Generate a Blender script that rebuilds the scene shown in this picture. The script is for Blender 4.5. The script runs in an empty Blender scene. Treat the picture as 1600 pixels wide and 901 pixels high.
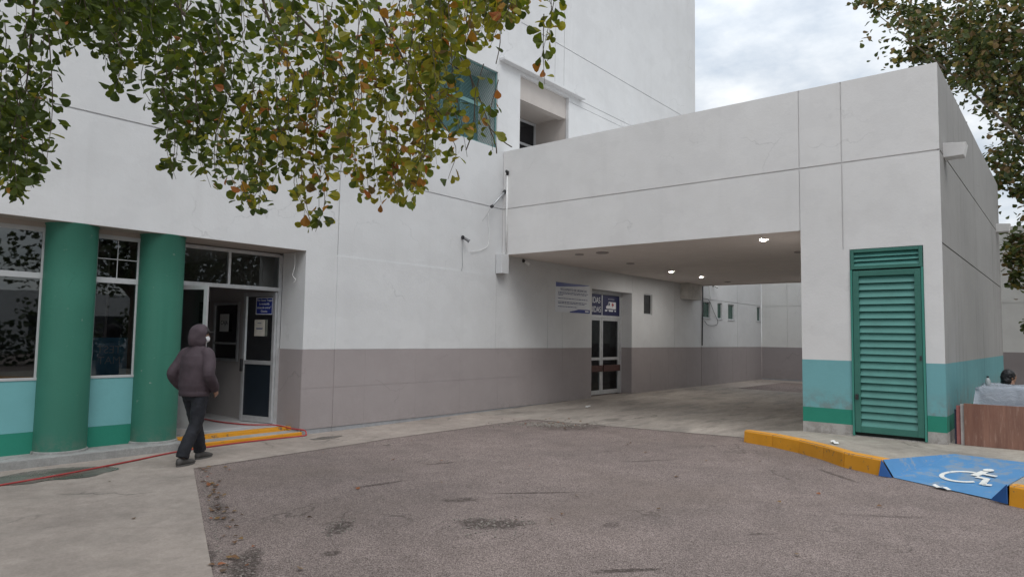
import bpy, bmesh, math, random
from mathutils import Vector as V, Matrix
random.seed(11)
C = bpy.context.scene.collection
RAD = math.radians
YW, XP, YE, XF = 10.057, 11.826, 1.49, 22.17      # main wall face, portico front, portico right side, portico rear
ZJ, ZT, ZC, ZW = 4.506, 5.85, 3.456, 1.34         # joint, portico top, canopy underside, wainscot top

# ------------------------------------------------------------------ camera (fitted to the vanishing points)
H, FPX = 1.62, 1068.57
PIT, ROL, YAW = RAD(3.975), RAD(0.904), RAD(39.494)
FW = V((math.cos(YAW)*math.cos(PIT), math.sin(YAW)*math.cos(PIT), math.sin(PIT)))
R0 = V((math.sin(YAW), -math.cos(YAW), 0)); U0 = R0.cross(FW)
RT = R0*math.cos(ROL) + U0*math.sin(ROL); UP = -R0*math.sin(ROL) + U0*math.cos(ROL)
cam_d = bpy.data.cameras.new('camera'); cam = bpy.data.objects.new('camera', cam_d); C.objects.link(cam)
cam_d.sensor_width = 36; cam_d.lens = 36*FPX/1600; cam_d.clip_end = 2000; cam_d.clip_start = .05
M = Matrix((RT, UP, -FW)).transposed().to_4x4(); M.translation = (0, 0, H); cam.matrix_world = M
bpy.context.scene.camera = cam
def at(px, py, depth):
    return V((0, 0, H)) + (FW + RT*((px-800)/FPX) - UP*((py-450.5)/FPX))*depth
def zg(x): return -0.09 + 0.09*min(1, max(0, (x-7)/8.5))

# ------------------------------------------------------------------ materials
def newmat(name):
    m = bpy.data.materials.new(name); m.use_nodes = True
    nt = m.node_tree; return m, nt, nt.nodes['Principled BSDF']
def N(nt, t, **k):
    n = nt.nodes.new(t)
    for a, b in k.items():
        if a in n.inputs: n.inputs[a].default_value = b
        else: setattr(n, a, b)
    return n
def L(nt, a, b): nt.links.new(a, b)
def coords(nt, scale=(1, 1, 1)):
    tc = N(nt, 'ShaderNodeTexCoord'); mp = N(nt, 'ShaderNodeMapping'); mp.inputs['Scale'].default_value = scale
    L(nt, tc.outputs['Object'], mp.inputs['Vector']); return mp.outputs['Vector']
def noise(nt, vec, scale, detail=4, rough=.55):
    n = N(nt, 'ShaderNodeTexNoise'); n.inputs['Scale'].default_value = scale; n.inputs['Detail'].default_value = detail
    n.inputs['Roughness'].default_value = rough; L(nt, vec, n.inputs['Vector']); return n.outputs['Fac']
def ramp(nt, fac, p0, p1, c0=(0, 0, 0, 1), c1=(1, 1, 1, 1)):
    r = N(nt, 'ShaderNodeValToRGB'); e = r.color_ramp.elements
    e[0].position, e[1].position, e[0].color, e[1].color = p0, p1, c0, c1
    L(nt, fac, r.inputs['Fac']); return r.outputs['Color']
def mix(nt, fac, a, b, mode='MIX'):
    m = N(nt, 'ShaderNodeMix', data_type='RGBA', blend_type=mode)
    for s, v in ((0, fac), (6, a), (7, b)):
        if hasattr(v, 'links') or hasattr(v, 'is_linked'): L(nt, v, m.inputs[s])
        else: m.inputs[s].default_value = v if s == 0 else (*v[:3], 1)
    return m.outputs[2]
def bump(nt, bs, h, strength, dist=.01):
    b = N(nt, 'ShaderNodeBump'); b.inputs['Strength'].default_value = strength; b.inputs['Distance'].default_value = dist
    L(nt, h, b.inputs['Height']); L(nt, b.outputs['Normal'], bs.inputs['Normal'])
def math_(nt, op, a, b=0., c=None):
    n = N(nt, 'ShaderNodeMath', operation=op)
    for i, v in enumerate((a, b, c)):
        if v is None: continue
        if isinstance(v, (int, float)): n.inputs[i].default_value = v
        else: L(nt, v, n.inputs[i])
    return n.outputs[0]

def plain(name, col, rough=.6, metal=0., var=.12, sc=6., bmp=.0, spec=.5):
    m, nt, bs = newmat(name)
    v = coords(nt); n = noise(nt, v, sc, 5)
    f = ramp(nt, n, .3, .7)
    L(nt, mix(nt, f, [c*(1-var) for c in col], [c*(1+var) for c in col]), bs.inputs['Base Color'])
    bs.inputs['Roughness'].default_value = rough; bs.inputs['Metallic'].default_value = metal
    bs.inputs['Specular IOR Level'].default_value = spec
    if bmp: bump(nt, bs, noise(nt, v, sc*8, 4), bmp, .004)
    return m
def plaster(name, col, streak=0., stain=(.16, .15, .14), grime=.0, rough=.85, zlow=None, peel=0., crack=.30, plo=.655):
    m, nt, bs = newmat(name)
    v = coords(nt)
    big = ramp(nt, noise(nt, v, .35, 5, .6), .3, .72)
    c = mix(nt, big, [x*.93 for x in col], [x*1.04 for x in col])
    mid = ramp(nt, noise(nt, v, 2.3, 6, .65), .35, .75)
    c = mix(nt, mid, c, mix(nt, 1., c, (.95, .945, .94), 'MULTIPLY'))
    pat = math_(nt, 'MULTIPLY', ramp(nt, noise(nt, coords(nt, (1, 1, 1.6)), .75, 6, .6), .515, .535), .5)
    c = mix(nt, pat, c, mix(nt, 1., c, (.95, .95, .953), 'MULTIPLY'))
    vk = N(nt, 'ShaderNodeTexVoronoi', feature='DISTANCE_TO_EDGE'); vk.inputs['Scale'].default_value = .55
    ad = N(nt, 'ShaderNodeVectorMath', operation='ADD'); n3 = N(nt, 'ShaderNodeTexNoise'); n3.inputs['Scale'].default_value = 1.5; n3.inputs['Detail'].default_value = 8
    L(nt, v, n3.inputs['Vector']); L(nt, v, ad.inputs[0]); L(nt, n3.outputs['Color'], ad.inputs[1]); L(nt, ad.outputs[0], vk.inputs['Vector'])
    ck = math_(nt, 'MULTIPLY', ramp(nt, vk.outputs['Distance'], 0, .008, (1, 1, 1, 1), (0, 0, 0, 1)), ramp(nt, noise(nt, v, .7, 4), .54, .62))
    c = mix(nt, math_(nt, 'MULTIPLY', ck, crack), c, mix(nt, 1., c, (.4, .4, .4), 'MULTIPLY'))
    vs = coords(nt, (2.4, 2.4, .10))
    st = ramp(nt, noise(nt, vs, 1.7, 7, .62), .54, .80)
    st = mix(nt, 1., st, ramp(nt, noise(nt, v, .55, 3), .35, .62), 'MULTIPLY')
    k = N(nt, 'ShaderNodeMath', operation='MULTIPLY'); L(nt, st, k.inputs[0]); k.inputs[1].default_value = streak
    c = mix(nt, k.outputs[0], c, stain)
    if grime:
        sp = N(nt, 'ShaderNodeSeparateXYZ'); tc = N(nt, 'ShaderNodeTexCoord'); L(nt, tc.outputs['Object'], sp.inputs[0])
        lowm = N(nt, 'ShaderNodeMapRange'); lowm.inputs[1].default_value = zlow; lowm.inputs[2].default_value = zlow+.45
        lowm.inputs[3].default_value = 1; lowm.inputs[4].default_value = 0; L(nt, sp.outputs['Z'], lowm.inputs[0])
        g = math_(nt, 'MULTIPLY', math_(nt, 'MULTIPLY', ramp(nt, noise(nt, v, 5.5, 9, .75), .43, .58), lowm.outputs[0]), grime)
        c = mix(nt, g, c, (.2, .18, .16))
    if peel:
        pm = ramp(nt, noise(nt, v, 9., 9, .75), plo, plo+.02)
        c = mix(nt, math_(nt, 'MULTIPLY', pm, peel), c, (.45, .44, .42))
    L(nt, c, bs.inputs['Base Color']); bs.inputs['Roughness'].default_value = rough
    bs.inputs['Specular IOR Level'].default_value = .25
    h = math_(nt, 'ADD', noise(nt, v, 26., 6, .6), math_(nt, 'MULTIPLY', noise(nt, v, 1.6, 3), 3.))
    bump(nt, bs, h, .22, .012)
    return m

def ellipse_mask(nt, v, cx, cy, rx, ry, ang, wob):
    mp = N(nt, 'ShaderNodeMapping', vector_type='TEXTURE')
    mp.inputs['Location'].default_value = (cx, cy, 0); mp.inputs['Rotation'].default_value = (0, 0, ang); mp.inputs['Scale'].default_value = (rx, ry, 1)
    L(nt, v, mp.inputs['Vector'])
    sp = N(nt, 'ShaderNodeSeparateXYZ'); L(nt, mp.outputs[0], sp.inputs[0])
    d = math_(nt, 'SQRT', math_(nt, 'ADD', math_(nt, 'POWER', math_(nt, 'ABSOLUTE', sp.outputs[0]), 2.), math_(nt, 'POWER', math_(nt, 'ABSOLUTE', sp.outputs[1]), 2.)))
    d = math_(nt, 'ADD', d, math_(nt, 'MULTIPLY', math_(nt, 'SUBTRACT', wob, .5), 2.2))
    return ramp(nt, d, .55, 1., (1, 1, 1, 1), (0, 0, 0, 1))

def asphalt():
    m, nt, bs = newmat('worn_asphalt'); v = coords(nt)
    vo = N(nt, 'ShaderNodeTexVoronoi'); vo.inputs['Scale'].default_value = 125.; L(nt, v, vo.inputs['Vector'])
    sp = N(nt, 'ShaderNodeSeparateColor'); L(nt, vo.outputs['Color'], sp.inputs[0])
    c = mix(nt, ramp(nt, sp.outputs[0], .05, .95), (.132, .106, .098), (.385, .323, .301))
    big = ramp(nt, noise(nt, v, .45, 7, .62), .32, .70)
    c = mix(nt, 1., c, mix(nt, big, (.86, .855, .85), (1.10, 1.08, 1.07)), 'MULTIPLY')
    med = ramp(nt, noise(nt, v, 2.6, 8, .7), .36, .66)
    c = mix(nt, 1., c, mix(nt, med, (.87, .86, .855), (1.07, 1.06, 1.055)), 'MULTIPLY')
    brown = ramp(nt, noise(nt, coords(nt, (1, 1.3, 1)), .32, 4), .50, .72)
    c = mix(nt, math_(nt, 'MULTIPLY', brown, .38), c, (.19, .150, .125))
    wob = noise(nt, v, 3.2, 8, .72); wob2 = noise(nt, v, 9., 8, .7)
    tot = None
    for cx, cy, rx, ry, a, w in PATCHES:
        k = ellipse_mask(nt, v, cx, cy, rx, ry, a, wob if rx > .3 else wob2)
        k = math_(nt, 'MULTIPLY', k, w)
        tot = k if tot is None else math_(nt, 'MAXIMUM', tot, k)
    rag = math_(nt, 'MULTIPLY', tot, ramp(nt, noise(nt, v, 21., 9, .8), .455, .515))
    c = mix(nt, math_(nt, 'MULTIPLY', rag, .68), c, (.060, .048, .040))
    # hairline cracks
    vc = N(nt, 'ShaderNodeTexVoronoi', feature='DISTANCE_TO_EDGE'); vc.inputs['Scale'].default_value = .62
    dist = N(nt, 'ShaderNodeVectorMath', operation='ADD'); L(nt, v, dist.inputs[0])
    nn = N(nt, 'ShaderNodeTexNoise'); nn.inputs['Scale'].default_value = 1.7; nn.inputs['Detail'].default_value = 6; L(nt, v, nn.inputs['Vector'])
    L(nt, nn.outputs['Color'], dist.inputs[1]); L(nt, dist.outputs[0], vc.inputs['Vector'])
    ck = ramp(nt, vc.outputs['Distance'], .0, .012, (1, 1, 1, 1), (0, 0, 0, 1))
    ck = math_(nt, 'MULTIPLY', ck, ramp(nt, noise(nt, v, .8, 4), .53, .64))
    c = mix(nt, math_(nt, 'MULTIPLY', ck, .6), c, (.06, .05, .045))
    L(nt, c, bs.inputs['Base Color']); bs.inputs['Roughness'].default_value = .93; bs.inputs['Specular IOR Level'].default_value = .2
    hh = math_(nt, 'ADD', vo.outputs['Distance'], math_(nt, 'MULTIPLY', noise(nt, v, 5., 5), 1.4))
    hh = math_(nt, 'SUBTRACT', hh, math_(nt, 'MULTIPLY', rag, 1.6))
    bump(nt, bs, hh, .8, .012)
    return m
PATCHES = [  # cx, cy, rx, ry, angle, weight : potholes and worn streaks
    (4.83, 4.15, .34, .22, -.7, 1.), (3.80, 5.05, .26, .10, .65, 1.), (2.75, 4.75, .50, .13, .9, 1.), (2.62, 5.2, .12, .5, -.42, .8),
    (6.1, 4.62, .60, .035, -.75, 1.), (4.55, 2.62, .30, .05, -.72, 1.), (4.72, 2.05, .38, .05, -.8, 1.), (5.2, 6.2, .35, .06, -.2, .8),
    (5.3, 5.0, .22, .10, -.6, .8), (3.35, 4.55, .09, .07, 0, .9), (7.6, 1.55, .5, .06, -1.0, .35),
    (9.4, 2.4, .5, .05, -2.3, .7), (6.6, 6.6, .30, .05, -.3, .7), (3.4, 6.4, .10, .6, -.42, .5), (10.6, 7.3, .7, .45, -.6, .55), (8.7, 4.6, .5, .05, -.6, .5),
    (5.55, 3.35, .16, .08, .2, .5), (6.2, 2.2, .14, .04, -.8, .5)]
def concrete(name, col, stain=.5, dark=(.10, .092, .085), sc=(1, 1, 1), joints=None):
    m, nt, bs = newmat(name); v = coords(nt, sc)
    c = mix(nt, ramp(nt, noise(nt, v, .7, 8, .68), .3, .7), [x*.72 for x in col], [x*1.18 for x in col])
    c = mix(nt, 1., c, mix(nt, ramp(nt, noise(nt, v, 6., 9, .75), .32, .68), (.80, .79, .775), (1.10, 1.10, 1.09)), 'MULTIPLY')
    c = mix(nt, 1., c, mix(nt, ramp(nt, noise(nt, v, 45., 6, .7), .35, .65), (.9, .9, .895), (1.06, 1.06, 1.06)), 'MULTIPLY')
    s = ramp(nt, noise(nt, v, 1.15, 9, .7), .50, .70)
    c = mix(nt, math_(nt, 'MULTIPLY', s, stain), c, dark)
    vc = N(nt, 'ShaderNodeTexVoronoi', feature='DISTANCE_TO_EDGE'); vc.inputs['Scale'].default_value = .34
    add = N(nt, 'ShaderNodeVectorMath', operation='ADD'); nn = N(nt, 'ShaderNodeTexNoise'); nn.inputs['Scale'].default_value = 1.1; nn.inputs['Detail'].default_value = 7
    L(nt, v, nn.inputs['Vector']); L(nt, v, add.inputs[0]); L(nt, nn.outputs['Color'], add.inputs[1]); L(nt, add.outputs[0], vc.inputs['Vector'])
    ck = ramp(nt, vc.outputs['Distance'], 0, .006, (1, 1, 1, 1), (0, 0, 0, 1))
    ck = math_(nt, 'MULTIPLY', ck, ramp(nt, noise(nt, v, .9, 3), .50, .60))
    c = mix(nt, math_(nt, 'MULTIPLY', ck, .6), c, (.07, .062, .055))
    L(nt, c, bs.inputs['Base Color']); bs.inputs['Specular IOR Level'].default_value = .3
    L(nt, ramp(nt, s, 0, 1, (.85, .85, .85, 1), (.5, .5, .5, 1)), bs.inputs['Roughness'])
    bump(nt, bs, noise(nt, v, 30., 8, .7), .35, .008)
    return m
def paint_worn(name, col, under=(.16, .13, .11), amt=.8, sc=7., lo=.60, rough=.6):
    m, nt, bs = newmat(name); v = coords(nt)
    c = mix(nt, ramp(nt, noise(nt, v, 3., 6), .3, .7), [x*.85 for x in col], [x*1.1 for x in col])
    w = ramp(nt, noise(nt, v, sc, 10, .78), lo, lo+.03)
    c = mix(nt, math_(nt, 'MULTIPLY', w, amt), c, under)
    d = ramp(nt, noise(nt, v, 1.5, 6, .7), .5, .75)
    c = mix(nt, math_(nt, 'MULTIPLY', d, .3), c, [x*.5+.03 for x in col])
    L(nt, c, bs.inputs['Base Color']); bs.inputs['Roughness'].default_value = rough
    bump(nt, bs, noise(nt, v, 24., 6), .3, .006); return m
def glass_mat(name, tint=(.45, .49, .50), ior=1.9, rough=.015):
    m, nt, bs = newmat(name); out = nt.nodes['Material Output']; nt.nodes.remove(bs)
    tr = N(nt, 'ShaderNodeBsdfTransparent'); tr.inputs[0].default_value = (*tint, 1)
    gl = N(nt, 'ShaderNodeBsdfGlossy'); gl.inputs['Roughness'].default_value = rough; gl.inputs[0].default_value = (.9, .95, .95, 1)
    v = coords(nt); b = N(nt, 'ShaderNodeBump'); b.inputs['Strength'].default_value = .05; b.inputs['Distance'].default_value = .02
    L(nt, noise(nt, v, .9, 2), b.inputs['Height']); L(nt, b.outputs[0], gl.inputs['Normal'])
    fr = N(nt, 'ShaderNodeFresnel'); fr.inputs[0].default_value = ior
    mx = N(nt, 'ShaderNodeMixShader'); L(nt, fr.outputs[0], mx.inputs[0]); L(nt, tr.outputs[0], mx.inputs[1]); L(nt, gl.outputs[0], mx.inputs[2])
    L(nt, mx.outputs[0], out.inputs[0]); return m
def leaf_mat(name, trans=.35):
    m, nt, bs = newmat(name); out = nt.nodes['Material Output']
    a = N(nt, 'ShaderNodeVertexColor'); a.layer_name = 'col'
    c = mix(nt, ramp(nt, noise(nt, coords(nt), 34., 4), .35, .7), a.outputs[0], mix(nt, 1., a.outputs[0], (.75, .72, .65), 'MULTIPLY'))
    L(nt, c, bs.inputs['Base Color']); bs.inputs['Roughness'].default_value = .48; bs.inputs['Specular IOR Level'].default_value = .4
    t = N(nt, 'ShaderNodeBsdfTranslucent'); L(nt, mix(nt, 1., c, (1.25, 1.3, .7), 'MULTIPLY'), t.inputs[0])
    mx = N(nt, 'ShaderNodeMixShader'); mx.inputs[0].default_value = trans
    L(nt, bs.outputs[0], mx.inputs[1]); L(nt, t.outputs[0], mx.inputs[2]); L(nt, mx.outputs[0], out.inputs[0]); return m
def emit(name, col, s):
    m, nt, bs = newmat(name); bs.inputs['Base Color'].default_value = (*col, 1)
    bs.inputs['Emission Color'].default_value = (*col, 1); bs.inputs['Emission Strength'].default_value = s; return m
def wood_mat():
    m, nt, bs = newmat('red_plywood'); v = coords(nt, (1, .9, 6.)); v2 = coords(nt, (1, 7, .6))
    c = mix(nt, ramp(nt, noise(nt, v2, 2.2, 8, .65), .3, .7), (.12, .052, .036), (.25, .125, .085))
    c = mix(nt, math_(nt, 'MULTIPLY', ramp(nt, noise(nt, v2, 5., 9, .8), .55, .62), .5), c, (.36, .24, .19))
    c = mix(nt, math_(nt, 'MULTIPLY', ramp(nt, noise(nt, coords(nt), 1.6, 4), .45, .7), .6), c, (.17, .06, .035))
    L(nt, c, bs.inputs['Base Color']); bs.inputs['Roughness'].default_value = .65; return m

WHITE = plaster('white_plaster', (.635, .64, .645), .24, (.40, .395, .385), peel=.2)
WHITE_P = plaster('portico_plaster', (.70, .69, .68), .20, (.42, .41, .395), peel=.2)
CREAMW = plaster('cream_wall_plaster', (.76, .755, .73), .25, (.45, .44, .42))
WEATHER_SHADE = plaster('weathered_shaded_plaster', (.31, .303, .294), .95, (.17, .165, .155))  # stained side plaster, base colour also darkened to stand for shade
CREAM = plaster('canopy_ceiling_paint', (.74, .68, .64), .1)
SOFFIT = plaster('beige_soffit_paint', (.42, .37, .33), .1)
TAUPE = plaster('taupe_tile', (.335, .300, .298), .16, (.25, .22, .22), grime=.25, zlow=0.)
GREYB = plaster('grey_footing_paint', (.33, .34, .36), .3, grime=.4, zlow=-.1)
TEAL = plaster('pale_teal_paint', (.175, .395, .42), .14, (.12, .26, .28), grime=.75, zlow=.45)
TEALD = plaster('dado_teal_paint', (.175, .42, .44), .16, (.13, .3, .32))
GREEN = plaster('green_stripe_paint', (.030, .235, .165), .2, (.03, .13, .1))
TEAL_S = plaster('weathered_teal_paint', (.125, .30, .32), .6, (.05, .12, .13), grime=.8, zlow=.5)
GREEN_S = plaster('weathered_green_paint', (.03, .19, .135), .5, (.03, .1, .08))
GREY_S = plaster('weathered_base_paint', (.42, .40, .38), .8, grime=.8, zlow=.1)
COLG = plaster('column_green_paint', (.044, .178, .128), .5, (.02, .11, .08), grime=.6, zlow=-.05, rough=.5, peel=.35, crack=.55, plo=.652)
LOUV = paint_worn('louvre_green_paint', (.034, .150, .117), (.10, .17, .15), .3, 12, .66, .45)
LOUVL = paint_worn('slat_green_paint', (.072, .245, .212), (.10, .2, .18), .25, 12, .66, .45)
ALU = plain('brushed_aluminium', (.60, .61, .62), .38, .55, .08, 9)
ALUD = plain('white_painted_aluminium', (.46, .47, .48), .45, .0, .05, 9)
DARK = plain('dark_rubber', (.025, .025, .027), .6)
GLASS = glass_mat('tinted_window_glass'); GLASS2 = glass_mat('clear_door_glass', (.42, .47, .48), 1.42)
ASPH = asphalt()
CONC = concrete('sidewalk_concrete', (.350, .302, .270), .35, (.16, .143, .122))
SLAB = concrete('driveway_concrete', (.36, .322, .288), .85, (.10, .088, .078), (.55, 1.5, 1))
PAVE = concrete('pavement_concrete', (.38, .345, .30), .25)
PLIN = concrete('plinth_concrete', (.34, .34, .335), .4)
YEL = paint_worn('orange_kerb_paint', (.66, .285, .012), (.13, .10, .08), .9, 6.5, .585)
BLU = paint_worn('blue_ramp_paint', (.075, .235, .46), (.25, .28, .30), .65, 3.2, .53)
BLUD = paint_worn('dark_blue_ramp_paint', (.018, .10, .32), (.1, .12, .15), .5, 6., .62)
WPAINT = paint_worn('white_symbol_paint', (.74, .74, .70), (.25, .35, .45), .8, 12., .58)
RED = plain('red_hose_rubber', (.36, .035, .035), .45)
SIGNW = plain('white_sign_vinyl', (.62, .64, .68), .5, 0, .03)
SIGNB = plain('blue_sign_vinyl', (.018, .035, .22), .4, 0, .05)
NAVY = plain('navy_sign_vinyl', (.010, .013, .075), .4, 0, .05)
INK = plain('dark_blue_ink', (.05, .07, .18), .6); WINK = plain('white_lettering', (.72, .73, .75), .6, 0, .02); BLK = plain('black_ink', (.02, .02, .022), .6)
PAPER = plain('white_paper', (.66, .66, .64), .8, 0, .04)
TILE = plain('lobby_floor_tile', (.55, .55, .55), .25, 0, .05, 3.)
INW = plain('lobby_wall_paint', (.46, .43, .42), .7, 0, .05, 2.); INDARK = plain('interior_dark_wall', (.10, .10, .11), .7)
BARK = plain('tree_bark', (.16, .13, .10), .9, 0, .35, 14., .8); TWIG = plain('twig_bark', (.10, .075, .055), .9, 0, .3, 30.)
LEAF = leaf_mat('hanging_leaf', .45); LEAF2 = leaf_mat('tree_leaf', .25)
STEEL = plain('galvanised_steel', (.40, .41, .42), .4, .7, .15, 12.)
PIPEW = plain('white_conduit', (.72, .72, .71), .5); BOXW = plain('cream_box_paint', (.50, .48, .45), .7)
STONE = plain('gravel_stone', (.24, .215, .19), .9, 0, .4, 40.)
DRYLEAF = leaf_mat('fallen_leaf', .1)
LAMPON = emit('lit_lamp_lens', (1., .97, .93), 800.); LAMPOFF = plain('unlit_lamp_lens', (.30, .29, .28), .3)
LAMPR = plain('lamp_rim', (.30, .27, .25), .5)

# ------------------------------------------------------------------ mesh helpers
ORG = {}
def BM(): return bmesh.new()
def quad(bm, *p): return bm.faces.new([bm.verts.new(q) for q in p])
def box(bm, x0, x1, y0, y1, z0, z1):
    a = [bm.verts.new((x, y, z)) for z in (z0, z1) for x, y in ((x0, y0), (x1, y0), (x1, y1), (x0, y1))]
    for f in ((3, 2, 1, 0), (4, 5, 6, 7), (0, 1, 5, 4), (1, 2, 6, 5), (2, 3, 7, 6), (3, 0, 4, 7)): bm.faces.new([a[i] for i in f])
    return a
def obox(bm, o, u, v, w):
    """box with corner o and edge vectors u, v, w"""
    o, u, v, w = V(o), V(u), V(v), V(w)
    a = [bm.verts.new(q) for q in (o, o+u, o+u+v, o+v, o+w, o+u+w, o+u+v+w, o+v+w)]
    for f in ((3, 2, 1, 0), (4, 5, 6, 7), (0, 1, 5, 4), (1, 2, 6, 5), (2, 3, 7, 6), (3, 0, 4, 7)): bm.faces.new([a[i] for i in f])
def rings(bm, rs, n=16, cap=True):
    """loft through (centre, axis a, axis b) ellipses"""
    vs = []
    for c, a, b in rs:
        c, a, b = V(c), V(a), V(b)
        vs.append([bm.verts.new(c + a*math.cos(2*math.pi*i/n) + b*math.sin(2*math.pi*i/n)) for i in range(n)])
    for k in range(len(vs)-1):
        for i in range(n): bm.faces.new((vs[k][i], vs[k][(i+1) % n], vs[k+1][(i+1) % n], vs[k+1][i]))
    if cap:
        bm.faces.new(vs[0][::-1]); bm.faces.new(vs[-1])
def tube(bm, pts, r, n=8, cap=True):
    pts = [V(p) for p in pts]; rr = r if isinstance(r, (list, tuple)) else [r]*len(pts)
    out = []; prev = None
    for i, p in enumerate(pts):
        t = (pts[min(i+1, len(pts)-1)] - pts[max(i-1, 0)]).normalized()
        if prev is None:
            a = t.cross(V((0, 0, 1)));
            if a.length < .05: a = t.cross(V((1, 0, 0)))
        else: a = prev - t*prev.dot(t)
        a.normalize(); prev = a; b = t.cross(a)
        out.append((p, a*rr[i], b*rr[i]))
    rings(bm, out, n, cap)
def spline(pts, k=6):
    P = [V(p) for p in pts]; P = [P[0]*2-P[1]] + P + [P[-1]*2-P[-2]]; o = []
    for i in range(1, len(P)-2):
        for j in range(k):
            t = j/k; a, b, c, d = P[i-1:i+3]
            o.append(.5*((2*b) + (c-a)*t + (2*a-5*b+4*c-d)*t*t + (3*b-a-3*c+d)*t**3))
    o.append(P[-2]); return o
def finish(name, bm, mat, parent=None, bevel=0., smooth=False, solid=0.):
    org = ORG[parent.name] if parent else V((0, 0, 0))
    if org.length: bmesh.ops.translate(bm, verts=bm.verts, vec=-org)
    me = bpy.data.meshes.new(name); bm.to_mesh(me); bm.free()
    return link(name, me, mat, parent, bevel, smooth, solid)
def link(name, me, mat, parent=None, bevel=0., smooth=False, solid=0.):
    if mat: me.materials.clear(); me.materials.append(mat)
    o = bpy.data.objects.new(name, me); C.objects.link(o)
    ORG[o.name] = ORG[parent.name] if parent else V((0, 0, 0))
    if parent: o.parent = parent
    if smooth: me.polygons.foreach_set('use_smooth', [True]*len(me.polygons))
    if solid: s = o.modifiers.new('solid', 'SOLIDIFY'); s.thickness = solid
    if bevel:
        b = o.modifiers.new('bevel', 'BEVEL'); b.width = bevel; b.segments = 2; b.limit_method = 'ANGLE'
    return o
def tag(o, label, cat, group=None):
    o['label'] = label; o['category'] = cat
    if group: o['group'] = group
    return o
def thing(name, loc, label, cat, group=None, rz=0):
    o = bpy.data.objects.new(name, None); C.objects.link(o); o.location = loc; o.rotation_euler = (0, 0, rz); o.empty_display_size = .2
    ORG[o.name] = V(loc); return tag(o, label, cat, group)
def struct(o): o['kind'] = 'structure'; return o
def copy_thing(o, loc, rz, label, group, sc=1.):
    c = o.copy(); C.objects.link(c); c.location = loc; c.rotation_euler = (0, 0, rz); c.scale = (sc,)*3; c['label'] = label; c['group'] = group
    for ch in list(o.children):
        d = ch.copy(); C.objects.link(d); d.parent = c
        for g in list(ch.children): e = g.copy(); C.objects.link(e); e.parent = d
    return c
def text(body, size, mat, parent, o, u, v, name='lettering', sx=1., align='LEFT'):
    cu = bpy.data.curves.new(name, 'FONT'); cu.body = body; cu.size = size; cu.extrude = .001; cu.align_x = align
    t = bpy.data.objects.new(name, cu); C.objects.link(t)
    dg = bpy.context.evaluated_depsgraph_get(); me = bpy.data.meshes.new_from_object(t.evaluated_get(dg)); bpy.data.objects.remove(t)
    u, v = V(u).normalized(), V(v).normalized(); w = u.cross(v)
    me.transform(Matrix((u*sx, v, w)).transposed().to_4x4()); me.transform(Matrix.Translation(V(o) - (ORG[parent.name] if parent else V())))
    return link(name, me, mat, parent)
def wall_grid(us, vs, cell, P, bms):
    us, vs = sorted(set(round(u, 4) for u in us)), sorted(set(round(v, 4) for v in vs))
    G = [[cell((us[i]+us[i+1])/2, (vs[j]+vs[j+1])/2) for j in range(len(vs)-1)] for i in range(len(us)-1)]
    for i in range(len(us)-1):
        for j in range(len(vs)-1):
            k, d, f = G[i][j]
            if f: quad(bms[k], P(us[i], vs[j], d), P(us[i+1], vs[j], d), P(us[i+1], vs[j+1], d), P(us[i], vs[j+1], d))
            for di, dj in ((1, 0), (0, 1)):
                if i+di < len(us)-1 and j+dj < len(vs)-1:
                    k2, d2, f2 = G[i+di][j+dj]
                    if abs(d-d2) > 1e-5 and (f or f2):
                        kk = k if d < d2 else k2
                        if di: quad(bms[kk], P(us[i+1], vs[j], d), P(us[i+1], vs[j], d2), P(us[i+1], vs[j+1], d2), P(us[i+1], vs[j+1], d))
                        else: quad(bms[kk], P(us[i], vs[j+1], d), P(us[i], vs[j+1], d2), P(us[i+1], vs[j+1], d2), P(us[i+1], vs[j+1], d))
    for b in bms.values(): bmesh.ops.remove_doubles(b, verts=b.verts, dist=.0004)
def inr(x, r, w=0): return r[0]-w <= x <= r[1]+w

# ------------------------------------------------------------------ ground
def sheet(name, poly, dz, mat, flat=None):
    bm = BM(); bm.faces.new([bm.verts.new((x, y, 0)) for x, y in poly])
    for x in (7, 15.5):
        bmesh.ops.bisect_plane(bm, geom=bm.verts[:]+bm.edges[:]+bm.faces[:], plane_co=(x, 0, 0), plane_no=(1, 0, 0))
    for v in bm.verts: v.co.z = (zg(v.co.x) if flat is None else flat) + dz
    bmesh.ops.recalc_face_normals(bm, faces=bm.faces)
    return finish(name, bm, mat)
struct(sheet('ground', [(-500, -500), (500, -500), (500, 500), (-500, 500)], 0, ASPH))
struct(sheet('sidewalk', [(-25, -5), (-1.83, -5), (2.48, 4.71), (3.06, 6.02), (4.18, 8.54), (7.5, 8.72), (11.0, 8.53), (11.0, 10.3), (-25, 10.3)], .006, CONC))
struct(sheet('driveway', [(11.003, 8.53), (11.30, 6.5), (11.62, 4.42), (11.4, 3.4), (22.4, 3.4), (22.4, 8.7), (22.4, 10.3), (11.003, 10.3)], .006, SLAB))
struct(sheet('path', [(22.403, 8.75), (27.2, 8.75), (27.2, -8), (28.6, -8), (28.6, 10.3), (22.403, 10.3)], .006, CONC))
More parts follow.
